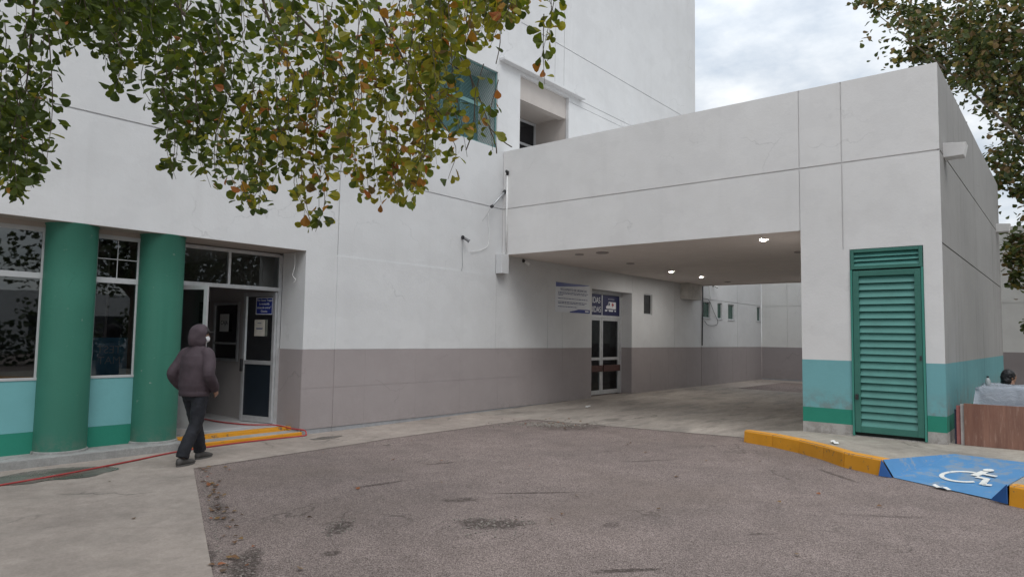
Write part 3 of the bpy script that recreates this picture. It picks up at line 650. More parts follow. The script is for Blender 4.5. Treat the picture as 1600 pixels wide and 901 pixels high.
for k, m in (('wall', WEATHER_SHADE), ('base_band', GREY_S), ('green_band', GREEN_S), ('teal_band', TEAL_S)): finish('side_'+k, bms[k], m, PO)
bm = BM(); quad(bm, (XP, 3.505, ZC), (XF, 3.505, ZC), (XF, 10.05, ZC), (XP, 10.05, ZC)); box(bm, XF-.05, XF+.01, 3.51, 10.04, ZC-.03, ZC+.05); finish('ceiling', bm, CREAM, PO)
bm = BM(); box(bm, 20.95, 22.0, YW-.30, YW-.002, 2.93, ZC-.002); finish('boxed_beam', bm, BOXW, PO, bevel=.005)
for x in (12.30, 21.35):
    bm = BM(); y0, y1 = YE-.30, YE+.02
    a = [(x-.10, y1, 4.69), (x-.10, y0, 4.66), (x-.08, y0+.04, 4.475), (x-.08, y1, 4.47)]; b2 = [(p[0]+.26, p[1], p[2]) for p in a]
    va = [bm.verts.new(p) for p in a]; vb = [bm.verts.new(p) for p in b2]
    bm.faces.new(va); bm.faces.new(vb[::-1])
    for k in range(4): bm.faces.new((va[k], va[(k+1) % 4], vb[(k+1) % 4], vb[k]))
    bmesh.ops.recalc_face_normals(bm, faces=bm.faces); finish('rain_spout', bm, WHITE_P, PO, bevel=.006)
# louvred door
def louvre(y0, y1, z0, z1, n, mat, name, fr, parent):
    f = BM(); xf = XP+.004
    for a in ((y0, y0+fr, z0, z1), (y1-fr, y1, z0, z1)): box(f, xf-.02, xf+.06, a[0], a[1], a[2], a[3])
    for a in ((z0, z0+fr*1.15), (z1-fr, z1)): box(f, xf-.018, xf+.058, y0+fr, y1-fr, a[0], a[1])
    o = finish(name, f, LOUV, parent, bevel=.004)
    a0, a1 = z0+fr*1.15, z1-fr; st = (a1-a0)/n
    for i in range(n):
        s = BM(); zt = a0+st*(i+1); dl = st*1.18
        obox(s, (xf+.045, y0+fr, zt-.004), (0, y1-y0-2*fr, 0), (-.048, 0, -dl*.80), (.006, 0, .004))
        for v_ in s.verts: v_.co.x += random.uniform(-.0015, .0015); v_.co.z += random.uniform(-.002, .002)
        finish('slat', s, LOUVL, o)
    return o
LD = thing('louvred_door', (XP, 2.245, .15), 'green metal louvred door in the banded portico pier', 'door')
louvre(1.745, 2.745, 2.76, 3.075, 3, LOUVL, 'fixed_louvre', .05, LD)
dl = louvre(1.775, 2.715, .21, 2.735, 21, LOUVL, 'door_leaf', .085, LD)
f = BM(); box(f, XP-.022, XP+.07, 1.74, 1.770, .155, 2.755); box(f, XP-.022, XP+.07, 2.722, 2.75, .155, 2.755); finish('door_frame', f, plaster('frame_green', (.06, .25, .2), .5, (.2, .2, .18)), LD, bevel=.003)
h = BM(); box(h, XP-.045, XP-.017, 2.66, 2.70, .72, .80); box(h, XP-.03, XP-.017, 1.785, 1.81, 1.35, 1.42); finish('latch', h, DARK, dl)
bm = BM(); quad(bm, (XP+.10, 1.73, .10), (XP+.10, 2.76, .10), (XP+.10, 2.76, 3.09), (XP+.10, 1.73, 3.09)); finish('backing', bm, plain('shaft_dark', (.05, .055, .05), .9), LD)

# ------------------------------------------------------------------ rear wing across the driveway
RW = thing('rear_building', (28.5, 2, 0), 'low white building with taupe base closing the far end of the driveway', 'building')
bms = {k: BM() for k in ('wall', 'wainscot', 'footing')}
wall_grid([-16, 10.05, 9.0, 9.012, 5.5, 5.51, 2.2, 2.21, -1, -.99], [-.1, .06, ZW, 2.99, 3.012, 4.4, 4.42, 5.6], lambda u, v: ('footing' if v < .06 else 'wainscot' if v < ZW else 'wall', .018 if 2.99 < v < 3.012 or 4.4 < v < 4.42 or (v > ZW and any(abs(u-g-.005) < .007 for g in (9.0, 5.5, 2.2, -1))) else 0., True), lambda u, v, d: (28.5+d, u, v), bms)
w = bms['wall']; quad(w, (28.5, -16, 5.6), (28.5, 10.05, 5.6), (36, 10.05, 5.6), (36, -16, 5.6)); quad(w, (28.5, -16, 0), (36, -16, 0), (36, -16, 5.6), (28.5, -16, 5.6)); quad(w, (36, -16, 0), (36, 10.05, 0), (36, 10.05, 5.6), (36, -16, 5.6)); quad(w, (28.5, 10.05, 5.2), (36, 10.05, 5.2), (36, 10.05, 5.6), (28.5, 10.05, 5.6))
for k, m in (('wall', CREAMW), ('wainscot', TAUPE), ('footing', GREYB)): finish(k, bms[k], m, RW)

# ------------------------------------------------------------------ fixtures
places = ['lit one right of the canopy opening', '']
def downlight(x, y, r, on, label):
    t = thing('downlight', (x, y, ZC), label, 'ceiling light', 'downlights in the portico ceiling')
    bm = BM(); rings(bm, [((x, y, ZC-.001), (r, 0, 0), (0, r, 0)), ((x, y, ZC-.022), (r*.96, 0, 0), (0, r*.96, 0)), ((x, y, ZC-.022), (r*.74, 0, 0), (0, r*.74, 0)), ((x, y, ZC-.008), (r*.70, 0, 0), (0, r*.70, 0))], 24, False); finish('rim', bm, LAMPR, t, smooth=False)
    bm = BM(); rr = r*.71
    if on: rings(bm, [((x, y, ZC-.004), (rr, 0, 0), (0, rr, 0)), ((x, y, ZC-.020), (rr, 0, 0), (0, rr, 0))], 20)
    else: rings(bm, [((x, y, ZC-.004), (rr, 0, 0), (0, rr, 0)), ((x, y, ZC-.009), (rr*.98, 0, 0), (0, rr*.98, 0))], 20)
    finish('lens', bm, LAMPON if on else LAMPOFF, t)
downlight(12.6, 8.46, .10, 0, 'unlit dark downlight nearest the left end of the portico opening'); downlight(12.58, 7.85, .14, 0, 'larger brownish unlit downlight at the front of the ceiling')
downlight(14.79, 8.42, .10, 0, 'unlit downlight above the emergency door'); downlight(17.2, 8.52, .07, 1, 'lit downlight in the middle of the ceiling, beyond the emergency door')
downlight(19.07, 8.48, .07, 1, 'lit downlight near the boxed beam end'); downlight(21.17, 8.53, .10, 0, 'unlit downlight by the far edge of the ceiling')
downlight(12.52, 4.36, .07, 1, 'lit downlight nearest the banded pier'); downlight(14.64, 4.37, .10, 0, 'unlit downlight half hidden behind the top of the pier')
def wallspot(name, p, aim, label, cat, mat=STEEL):
    p = V(p); t = thing(name, p, label, cat); a = V(aim).normalized()
    bm = BM(); rings(bm, [(p, (.045, 0, 0), (0, 0, .045)), (p+V((0, -.02, 0)), (.042, 0, 0), (0, 0, .042))], 14); tube(bm, [p+V((0, -.015, 0)), p+V((0, -.08, -.01)), p+V((0, -.11, -.04))], .012, 8); finish('mount', bm, DARK, t)
    bm = BM(); c = p+V((0, -.11, -.05)); tube(bm, [c-a*.05, c-a*.045, c+a*.04, c+a*.075], [.016, .03, .032, .042], 14); finish('housing', bm, mat, t, smooth=False)
    return t
wallspot('wall_lamp', (10.5, YW-.016, 3.70), (.5, -.6, -.5), 'small grey lamp on the white wall left of the portico', 'wall lamp', plain('dull_grey_metal', (.16, .16, .165), .5, .3))
wallspot('security_camera', (12.60, YW-.002, 3.40), (.6, -.5, -.55), 'small light camera under the portico ceiling at its left end', 'camera', PIPEW)
wallspot('security_camera', (23.6, YW-.002, 3.55), (.5, -.6, -.4), 'tiny camera high on the far wall beyond the portico', 'camera', PIPEW)
def cable(name, pts, r, mat, label, k=5):
    bm = BM(); tube(bm, spline(pts, k), r, 6); return tag(finish(name, bm, mat, smooth=True), label, 'cable')
cable('lamp_cable', [(10.5, YW-.026, 3.66), (10.49, YW-.024, 3.4), (10.51, YW-.024, 3.1), (10.47, YW-.024, 2.99)], .005, STEEL, 'thin grey wire hanging from the small wall lamp')
cable('loose_wire', [(10.75, YW-.024, 3.42), (10.85, YW-.03, 3.44), (11.1, YW-.028, 3.50), (11.3, YW-.024, 3.62), (11.34, YW-.02, 3.9), (11.3, YW-.02, 4.35)], .006, PIPEW, 'loose white wire curving up the wall left of the conduit')
t = thing('conduit', (XP-.02, 9.90, 3.45), 'white vertical conduit pipe at the inner corner of the portico', 'pipe')
bm = BM(); tube(bm, [(XP-.022, 9.92, 3.46), (XP-.022, 9.92, 5.28)], .022, 10); finish('pipe', bm, PIPEW, t, smooth=True)
bm = BM(); tube(bm, [(XP-.022, 9.92, 5.28), (XP-.03, 9.91, 5.36), (XP-.09, 9.89, 5.36), (XP-.10, 9.885, 5.33)], [.03, .034, .03, .025], 10); finish('weather_cap', bm, DARK, t, smooth=True)
t = thing('angled_rod', (XP-.02, 9.95, 4.9), 'grey angled rod jutting from the portico corner', 'rod')
bm = BM(); tube(bm, [(XP-.01, 10.0, 4.90), (XP-.08, 9.98, 4.86), (11.22, 9.86, 4.46)], [.03, .022, .022], 8); finish('rod', bm, STEEL, t, smooth=True)
bm = BM(); tube(bm, [(XP-.0, 10.0, 4.93), (XP-.05, 9.99, 4.88)], .04, 8); finish('clamp', bm, DARK, t); bm = BM(); tube(bm, [(11.25, 9.866, 4.48), (11.20, 9.855, 4.45)], .036, 8); finish('clamp', bm, DARK, t)
bm = BM(); tube(bm, [(11.2, 9.86, 4.45), (11.1, 9.9, 4.25), (11.02, 9.95, 4.12)], .005, 5); finish('wire', bm, STEEL, t)
cable('dark_cable', [(22.66, YW-.03, 3.5), (22.66, YW-.03, 3.0), (22.66, YW-.03, 2.6), (22.64, YW-.03, 2.4), (22.62, YW-.02, 1.4)], .02, DARK, 'thick dark cable down the wall beside the first small green window')
cable('looped_cable', [(22.0, YW-.03, 3.45), (22.06, YW-.03, 3.05), (22.3, YW-.03, 2.99), (23.1, YW-.03, 3.02), (23.6, YW-.03, 2.6), (23.95, YW-.03, 2.25), (23.7, YW-.03, 2.12), (23.1, YW-.03, 2.12), (22.8, YW-.03, 2.25)], .008, DARK, 'thin dark wire looping below the small green windows')
cable('hanging_wire', [(23.2, YW-.02, 3.6), (23.25, YW-.03, 3.2), (23.4, YW-.03, 3.0)], .008, PIPEW, 'short pale wire dropping from above the green windows')
cable('jamb_wire', [(6.63, 10.3, 2.99), (6.62, 10.28, 2.75), (6.60, 10.3, 2.6), (6.64, 10.27, 2.52), (6.62, 10.31, 2.47)], .006, PIPEW, 'curled white wire hanging in the entrance recess')
# hose
def G0(x, y, d=.0): return (x, y, zg(x)+.018+d)
cable('garden_hose', [G0(-3, 8.0), G0(1.0, 8.72), G0(2.31, 9.03), G0(2.97, 9.2), G0(3.8, 9.5), G0(4.55, 9.80), G0(5.43, 9.93, .002), G0(6.2, 9.93), G0(6.66, 9.90), (6.72, 9.92, -.05), (6.73, 9.99, .0), (6.62, 10.2, .02), (6.50, 10.5, .06), (6.2, 10.9, .058), (6.05, 11.8, .058), (6.2, 13.0, .058)], .0115, RED, 'red garden hose running along the sidewalk and over the entrance step', 8)
# puddles
def puddle(pts, label):
    bm = BM(); P = spline([(x, y, 0) for x, y in pts]+[(*pts[0], 0)], 5)[:-1]
    bm.faces.new([bm.verts.new((p.x+random.uniform(-.012, .012), p.y+random.uniform(-.012, .012), zg(p.x)+.011)) for p in P]); bmesh.ops.recalc_face_normals(bm, faces=bm.faces)
    o = finish('puddle', bm, PUD); o['kind'] = 'structure'; return o
PUD, nt, bs = newmat('wet_concrete'); bs.inputs['Base Color'].default_value = (.115, .105, .09, 1); bs.inputs['Roughness'].default_value = .22
L(nt, ramp(nt, noise(nt, coords(nt), 2.2, 5), .4, .6, (.08, .07, .058, 1), (.16, .145, .125, 1)), bs.inputs['Base Color'])
L(nt, ramp(nt, noise(nt, coords(nt), 3., 4), .35, .65, (.12, .12, .12, 1), (.5, .5, .5, 1)), bs.inputs['Roughness'])
puddle([(2.35, 9.55), (2.9, 9.72), (3.40, 9.50), (3.55, 9.15), (3.35, 9.02), (3.1, 8.86), (2.75, 8.98), (2.5, 8.95), (2.2, 9.2)], ''); puddle([(6.55, 9.55), (6.85, 9.62), (7.15, 9.52), (6.9, 9.40), (6.6, 9.42)], '')

# plywood boards, covered table
def board(name, p, q, h, th, mat, label, lean=.05, z0=.142):
    p, q = V((*p, z0)), V((*q, z0)); t = q-p; n = V((-t.y, t.x, 0)).normalized(); n = n if n.x > 0 else -n
    bm = BM(); obox(bm, p, t, n*lean+V((0, 0, h)), n*th); return tag(finish(name, bm, mat, bevel=.002), label, 'board')
board('plywood_board', (11.99, 1.30), (12.12, -.75), .60, .016, wood_mat(), 'reddish plywood board standing on edge in front of the plastic covered table')
board('white_board', (12.02, 1.345), (12.15, -.6), .585, .008, plain('scuffed_white_board', (.42, .38, .36), .6, 0, .2), 'thin whitish panel edge standing just behind the plywood board')
board('pink_board', (12.04, 1.40), (12.17, -.5), .56, .008, plain('faded_pink_board', (.30, .10, .09), .6, 0, .3), 'thin faded pink panel edge behind the whitish panel')
board('blue_board', (12.055, 1.425), (12.19, -.4), .50, .006, plain('dark_blue_board', (.02, .02, .05), .6, 0, .3), 'thin dark blue panel edge nearest the banded pier')
t = thing('covered_table', (12.8, .2, .14), 'market table under the plastic sheet behind the plywood board', 'table')
bm = BM(); box(bm, 12.32, 13.35, -1.1, 1.12, .80, .84); finish('table_top', bm, plain('table_board', (.3, .28, .25), .7), t)
for x in (12.36, 13.27):
    for y in (-1.05, 1.04): bm = BM(); box(bm, x, x+.04, y, y+.04, .142, .80); finish('leg', bm, STEEL, t)
bm = BM(); box(bm, 12.45, 13.2, -.9, .95, .842, .93); finish('goods', bm, plain('pale_goods', (.45, .47, .5), .7), t)
# sheet: sagging draped grid
bm = BM(); nu, nv = 46, 60; x0, x1, y0, y1 = 12.30, 13.37, -1.13, 1.15
from mathutils import noise as mn
gv = {}
for i in range(nu+1):
    for j in range(nv+1):
        a = -.42 + (x1-x0+.84)*i/nu; b = -.30+(y1-y0+.60)*j/nv
        ox, oy = max(0, -a, a-(x1-x0)), max(0, -b, b-(y1-y0)); drop = max(ox, oy)
        x, y = min(max(a, 0), x1-x0)+x0, min(max(b, 0), y1-y0)+y0
        z = .985 - drop*.92 + .05*mn.noise(V((x*3, y*2.2, 0)))*(1 if drop == 0 else .3) - .03*math.sin(a*3)
        sg = (-1 if a < 0 else 1 if a > x1-x0 else 0); sy = (-1 if b < 0 else 1 if b > y1-y0 else 0)
        x += sg*(.02+.10*drop+.025*mn.noise(V((y*9, drop*2, 3)))); y += sy*(.02+.10*drop+.03*mn.noise(V((x*9, drop*2, 7))))
        z += .022*abs(mn.noise(V((x*7+y*3, y*8-x*5, 4))))
        gv[i, j] = bm.verts.new((x, y, max(z, .2)))
for i in range(nu):
    for j in range(nv): bm.faces.new((gv[i, j], gv[i+1, j], gv[i+1, j+1], gv[i, j+1]))
PL, nt, bs = newmat('clear_plastic_sheet'); bs.inputs['Base Color'].default_value = (.40, .44, .50, 1); bs.inputs['Roughness'].default_value = .22; bs.inputs['Alpha'].default_value = .72
bump(nt, bs, noise(nt, coords(nt, (1, 1, 2)), 7., 6, .7), .9, .03)
tag(finish('plastic_sheet', bm, PL, smooth=True), 'crumpled translucent plastic sheet draped over the market table', 'plastic sheet')
t = thing('bottle', (12.75, 1.06, .93), 'small cloudy bottle standing at the end of the plastic covered table', 'bottle')
bm = BM(); rings(bm, [((12.75, 1.06, z), (r, 0, 0), (0, r, 0)) for z, r in ((.985, .030), (.99, .034), (1.06, .034), (1.085, .022), (1.10, .013))], 16); finish('body', bm, plain('cloudy_plastic', (.35, .38, .38), .3), t, smooth=True)
bm = BM(); rings(bm, [((12.75, 1.06, z), (.016, 0, 0), (0, .016, 0)) for z in (1.10, 1.125)], 12); finish('cap', bm, DARK, t)
# paper scraps
for (x, y, zz, a, lb) in ((10.75, 2.75, .15, .5, 'white paper scrap lying on the pavement near the orange kerb'), (9.36, 1.25, -.05, 1.0, 'white plastic scrap at the foot of the blue ramp'), (13.6, 8.85, .0, .2, 'tiny white cup lying on the driveway by the emergency door')):
    bm = BM(); c, s = math.cos(a), math.sin(a)
    pts = [(-.10, -.03, .004), (-.03, -.04, .022), (.05, -.035, .008), (.10, -.02, .03), (.10, .03, .02), (.03, .04, .006), (-.04, .035, .026), (-.10, .03, .006)]
    vv_ = [bm.verts.new((x+c*p-s*q_, y+s*p+c*q_, zz+r_)) for p, q_, r_ in pts]
    for i in range(3): bm.faces.new((vv_[i], vv_[i+1], vv_[6-i], vv_[7-i]))
    tag(finish('paper_scrap', bm, PAPER, solid=.002), lb, 'litter', 'litter')
# loose gravel and fallen leaves
bm = BM(); rnd = random.Random(5)
def stones(n, f, s0, s1):
    for _ in range(n):
        x, y = f(); s = rnd.uniform(s0, s1); z = zg(x)+s*.25
        m_ = Matrix.Translation((x, y, z)) @ Matrix.Rotation(rnd.uniform(0, 6.3), 4, 'Z') @ Matrix.Diagonal((s, s*rnd.uniform(.6, 1), s*rnd.uniform(.4, .8), 1))
        r = bmesh.ops.create_icosphere(bm, subdivisions=1, radius=.5, matrix=m_)
        for v_ in r['verts']: v_.co += V((rnd.uniform(-1, 1), rnd.uniform(-1, 1), rnd.uniform(-1, 1)))*s*.10
def gx(cx, cy, sx, sy, ang):
    def f():
        a, b = rnd.gauss(0, sx), rnd.gauss(0, sy); return cx+a*math.cos(ang)-b*math.sin(ang), cy+a*math.sin(ang)+b*math.cos(ang)
    return f
stones(520, gx(10.65, 7.75, .38, .17, -.95), .014, .045); stones(120, gx(10.2, 8.3, .3, .10, -.1), .012, .03)
stones(150, gx(4.83, 4.15, .22, .13, -.7), .008, .026); stones(70, gx(3.80, 5.05, .16, .06, .65), .008, .022); stones(60, gx(2.72, 4.75, .26, .07, .9), .008, .02)
def edge():
    t_ = rnd.random(); return 2.55+1.70*t_+abs(rnd.gauss(0, .05)), 4.75+3.8*t_
stones(200, edge, .007, .02)
o = finish('loose_gravel', bm, STONE); o['kind'] = 'stuff'

# ------------------------------------------------------------------ leaves and trees
LV = [(0, 0), (.26, .17), (.58, .38), (.84, .37), (.98, .16), (1.0, 0)]
def leaves_mesh(name, items, mat, parent=None):
    """items: (base, direction, normal, size, colour)"""
    vs, fs, cs = [], [], []
    org = ORG[parent.name] if parent else V()
    for p, d, n, s, c in items:
        d = d.normalized(); sd = d.cross(n)
        if sd.length < 1e-4: sd = d.cross(V((.3, .5, .8)))
        sd.normalize(); nn = sd.cross(d); b0 = len(vs); p = p-org
        mid = [p+d*(s*x)-nn*(s*.10*x*x) for x, _ in LV]
        lft = [p+d*(s*x)+sd*(s*y)+nn*(s*y*.28-s*.10*x*x) for x, y in LV[1:5]]; rgt = [p+d*(s*x)-sd*(s*y)+nn*(s*y*.28-s*.10*x*x) for x, y in LV[1:5]]
        vs += [mid[0], *lft, mid[5], *rgt[::-1]]; m1 = b0+5
        fs += [(b0, m1, b0+4, b0+3, b0+2, b0+1), (b0, b0+9, b0+8, b0+7, b0+6, m1)]; cs += [c]*10
    me = bpy.data.meshes.new(name); me.from_pydata([tuple(v_) for v_ in vs], [], fs)
    ca = me.color_attributes.new('col', 'FLOAT_COLOR', 'POINT'); ca.data.foreach_set('color', [x for c in cs for x in (*c, 1)])
    return link(name, me, mat, parent)
def rv(r=1.): return V((random.gauss(0, r), random.gauss(0, r), random.gauss(0, r)))
def lerp(a, b, t): return tuple(x+(y-x)*t for x, y in zip(a, b))
def leafcol(warm):
    r = random.random()
    dk, gr, ye, og, rd, br = (.055, .085, .018), (.13, .17, .022), (.36, .32, .035), (.46, .25, .045), (.40, .11, .04), (.22, .15, .06)
    if r < .075*warm: c = lerp(og, rd, random.random()**2)
    elif r < .11*warm: c = br
    elif r < .11*warm+.55*warm: c = lerp(gr, ye, random.random())
    else: c = lerp(dk, gr, random.random()**(1.9 if warm < .4 else 1.))
    k = random.uniform(.8, 1.2); return tuple(x*k for x in c)
# near tree: drooping boughs over the left of the street
from mathutils import noise as mn
TL = thing('shade_tree', (-1.5, 3.0, -.09), 'leafy tree whose drooping green, yellow and orange boughs hang over the entrance side', 'tree', 'shade trees')
prof = [(-160, 330), (0, 300), (40, 302), (68, 290), (80, 140), (96, 100), (130, 50), (150, 85), (170, 122), (190, 135), (205, 105), (225, 70), (243, 86), (256, 180), (270, 270), (300, 240), (330, 300), (352, 255), (372, 320), (410, 330), (432, 290), (447, 240), (462, 300), (492, 358), (512, 330), (524, 270), (545, 292), (565, 300), (600, 322), (636, 322), (655, 300), (672, 262), (690, 250), (698, 170), (708, 110), (724, 84), (742, 60), (765, 76), (785, 40), (810, 25), (826, 8), (842, -5), (850, -5), (870, -10), (900, -70)]
def low(x):
    for (a, b), (c, d) in zip(prof, prof[1:]):
        if a <= x <= c: return b+(d-b)*(x-a)/(c-a)
    return -100
items = []; tw = BM()
def strand(px, y0, y1, dep, dens, warm, lead=.0, szm=1.):
    """a hanging twig from pixel row y0 to y1 with leaves in small tufts"""
    a, b = at(px + random.uniform(-25, 25), y0, dep*random.uniform(.97, 1.03)), at(px, y1, dep)
    sw = V((random.gauss(0, .05), random.gauss(0, .05), 0)); m1 = a.lerp(b, .5)+sw
    pts = spline([a, m1, b], 4); tube(tw, pts, [.0034-.002*i/(len(pts)-1) for i in range(len(pts))], 4, False)
    ln = (b-a).length; k = max(2, int(ln/dens))
    for i in range(k):
        t = (i+random.random())/k
        if t < lead: continue
        f = t*(len(pts)-1); i0 = min(int(f), len(pts)-2); p = pts[i0].lerp(pts[i0+1], f-i0)
        for _ in range(random.choice((1, 1, 2, 3))):
            side = V((random.gauss(0, 1), random.gauss(0, 1), random.gauss(-.15, .55))).normalized()
            st = p + side*random.uniform(.01, .05)
            d = (side*.8 + V((0, 0, -random.uniform(-.35, .9)))).normalized()
            n = (V((0, 0, 1))*.6 + rv(.7)); items.append((st, d, n, random.uniform(.036, .084)*szm, leafcol(warm)))
random.seed(21)
def warmth(x, y): return max(.10, min(1.15, (x-300)/260.)) + (.35 if y > 220 and x > 300 else 0)
for px in range(-150, 905, 5):
    lw = low(px)
    for rep in range(3 if px < 700 else 2):
        cl = mn.noise(V((px/34., rep*3.7, 1.3)))+.55*mn.noise(V((px/13., rep*5.1, 8.)))
        if random.random() > .64+1.15*cl: continue
        x = px+random.uniform(-5, 5)
        top = random.uniform(-120, max(-60, lw-60))
        bot = lw - (abs(random.gauss(0, 1))*max(30, .42*max(lw, 60)) if rep else abs(random.gauss(0, 14)))
        if bot < top+30: top = bot-random.uniform(50, 120)
        if rep == 2: bot = random.uniform(-20, max(20, lw*.62)); top = bot-150
        top = max(top, bot-random.uniform(90, 210))
        strand(x, top, bot, random.uniform(3.9, 5.6), .036, warmth(x, bot))
for x, y1 in ((851, 132), (846, 90), (868, 28), (858, 60), (493, 362), (486, 345), (32, 306), (18, 300), (388, 326), (404, 330), (275, 280), (185, 148), (180, 140), (745, 210), (770, 235), (730, 245), (700, 280), (640, 326)):
    strand(x, y1-110, y1, 4.3, .042, 1.0 if x > 450 else .3, .1)
# bare twigs at the right tip of the bough
for a, b in (((735, 120), (765, 200)), ((765, 200), (800, 230)), ((765, 200), (776, 240)), ((720, 60), (742, 160)), ((742, 160), (728, 235)), ((780, 20), (775, 100)), ((655, 60), (735, 120))):
    tube(tw, spline([at(*a, 4.4), at((a[0]+b[0])/2+4, (a[1]+b[1])/2+6, 4.4), at(*b, 4.4)], 3), .004, 4, False)
# the unseen upper crown
for _ in range(900):
    p = V((random.gauss(-.4, 1.9), random.gauss(3.2, 1.7), random.uniform(4.0, 6.3)))
    q = p-V((0, 0, H)); dep = q.dot(FW)
    if dep > .3 and 450.5-FPX*q.dot(UP)/dep > -30: continue
    items.append((p, V((random.gauss(0, 1), random.gauss(0, 1), -.6)), V((0, 0, 1))+rv(.6), random.uniform(.09, .15), leafcol(.5)))
crown = leaves_mesh('crown', items, LEAF, TL)
bm = BM(); T0 = V((-1.5, 3.0, -.09))
def limb(bm_, pts, r0, r1, n=9):
    P = spline(pts, 5); tube(bm_, P, [r0+(r1-r0)*i/(len(P)-1) for i in range(len(P))], n)
limb(bm, [T0+V((0, 0, -.1)), T0+V((.05, .03, 1.2)), T0+V((-.03, .05, 2.6)), T0+V((.1, .1, 3.8))], .24, .15, 14); finish('trunk', bm, BARK, TL, smooth=True)
bm = BM(); F0 = T0+V((0, .06, 3.0))
for tgt, dep in (((60, -60), 4.7), ((250, -20), 4.8), ((400, -40), 4.6), ((560, -60), 4.6), ((720, -60), 4.5)):
    e = at(*tgt, dep); m_ = F0.lerp(e, .5)+V((0, 0, .45)); limb(bm, [F0, m_, e], .07, .014)
for tgts, dep in ((((250, -20), (300, 40), (330, 110), (390, 190)), 4.8), (((400, -40), (420, 30), (455, 120), (470, 200)), 4.6), (((560, -60), (600, 30), (640, 110), (690, 180)), 4.6), (((60, -60), (50, 40), (40, 150)), 4.7), (((400, -40), (500, 60), (560, 150)), 4.9), (((720, -60), (690, 20), (730, 110)), 4.5), (((250, -20), (180, 20), (170, 90)), 4.6)):
    limb(bm, [at(*p, dep+.1*i) for i, p in enumerate(tgts)], .012, .004, 6)
for v_ in bm.verts: pass
for f in tw.faces: pass
me_t = bpy.data.meshes.new('tmp'); tw.to_mesh(me_t); bm.from_mesh(me_t); tw.free()
finish('branches', bm, TWIG, TL, smooth=True)

# far tree behind the portico
random.seed(5)
TR = thing('shade_tree', (25.0, -1.2, .14), 'big olive and rust coloured tree rising behind the right side of the portico', 'tree', 'shade trees')
T0 = V((25.0, -1.2, .0)); blobs = [
    (1500, 48, 100, 52, 21.5), (1555, 80, 70, 75, 21.), (1592, 165, 36, 80, 21.), (1428, 34, 42, 30, 21.5), (1345, 2, 26, 7, 21.5), (1378, 12, 20, 10, 21.5), (1425, 92, 34, 12, 21.5), (1470, 104, 34, 14, 22),
    (1530, 118, 30, 30, 21.5), (1552, 156, 20, 22, 21.2), (1585, 255, 34, 36, 20.5), (1592, 292, 26, 16, 20.5), (1588, 372, 22, 24, 20.3), (1592, 410, 26, 26, 20.3), (1588, 440, 20, 14, 20.3), (1597, 506, 16, 12, 20.3), (1440, 70, 14, 12, 21.5),
    (1680, 40, 110, 120, 21), (1720, 190, 130, 110, 20.), (1690, 330, 90, 90, 20), (1600, -60, 200, 70, 21.5), (1720, 430, 90, 60, 20.)]
items = []
for cx, cy, rx, ry, dp in blobs:
    dens = 1. if cx < 1610 else .45
    n = int(rx*ry*3.14*.115*dens)+18
    subs = [(random.gauss(0, .5), random.gauss(0, .5), random.gauss(0, .5)) for _ in range(max(4, int(rx*ry/70)))]
    for _ in range(n):
        s = random.choice(subs); k = .26
        g3 = rv().normalized()*random.random()**.5*.55; a, b, c = max(-1.1, min(1.1, s[0]))+g3.x, max(-1.1, min(1.1, s[1]))+g3.y, s[2]+g3.z
        p = at(cx+rx*a, cy+ry*b, dp+c*rx*.024)
        if p.x > 28.3 and p.z < 5.7: continue
        if p.x < 22.4 and p.y > 1.3 and p.z < 5.95: p.z = 6.0+random.random()*.3
        r = random.random()
        col = lerp((.036, .058, .016), (.105, .13, .032), random.random()) if r < .68 else lerp((.15, .105, .05), (.21, .14, .065), random.random()) if r < .90 else (.26, .21, .06)
        items.append((p, V((random.gauss(0, 1), random.gauss(0, 1), random.gauss(-.5, .5))), V((0, 0, 1))+rv(.6), random.uniform(.11, .20), col))
leaves_mesh('crown', items, LEAF2, TR)
bm = BM(); limb(bm, [T0, T0+V((.1, .1, 2)), T0+V((-.1, .2, 4.2)), T0+V((0, .3, 6))], .32, .2, 14); finish('trunk', bm, BARK, TR, smooth=True)
bm = BM(); F0 = T0+V((0, .2, 4.6))
for k_, (cx, cy, rx, ry, dp) in enumerate(blobs):
    if k_ in (3, 5, 6, 7, 8, 9, 11, 13, 14, 15, 16): continue
    e = at(cx, cy, dp); m_ = F0.lerp(e, .55)+V((random.gauss(0, .3), random.gauss(0, .3), random.uniform(.1, .9))); limb(bm, [F0, m_, e], .06, .008, 6)
finish('branches', bm, BARK, TR, smooth=True)
# unseen tree added to shade the pier's side; its copies show in the glass
random.seed(8)
TS = thing('shade_tree', (15.5, -5.2, .0), 'round dark tree out of view, added to shade the right side of the portico', 'tree', 'shade trees'); T0 = V((15.5, -5.2, 0)); items = []
for _ in range(60):
    c = T0+V((random.gauss(0, 1.7), random.gauss(0, 1.7), 4.6+random.uniform(-1.6, 2.6)))
    for _ in range(95):
        p = c+rv(.42); r = random.random()
        items.append((p, V((random.gauss(0, 1), random.gauss(0, 1), -.5)), V((0, 0, 1))+rv(.6), random.uniform(.13, .22), lerp((.024, .042, .012), (.07, .095, .02), r)))
leaves_mesh('crown', items, LEAF2, TS)
bm = BM(); limb(bm, [T0, T0+V((.1, 0, 2)), T0+V((0, .2, 5.5))], .28, .12, 12)
for k in range(8): a = k*.785; limb(bm, [T0+V((0, .1, 2.6)), T0+V((1.2*math.cos(a), 1.2*math.sin(a), 4.0)), T0+V((2.2*math.cos(a), 2.2*math.sin(a), 5.3))], .09, .02, 6)
finish('trunk', bm, BARK, TS, smooth=True)
copy_thing(TS, (12.0, -9.5, 0), 1.3, 'tall street tree mirrored in the entrance glass', 'shade trees', 1.15)
copy_thing(TS, (17.0, -14., 0), 2.7, 'street tree mirrored behind the nearer one in the glass', 'shade trees', 1.25)
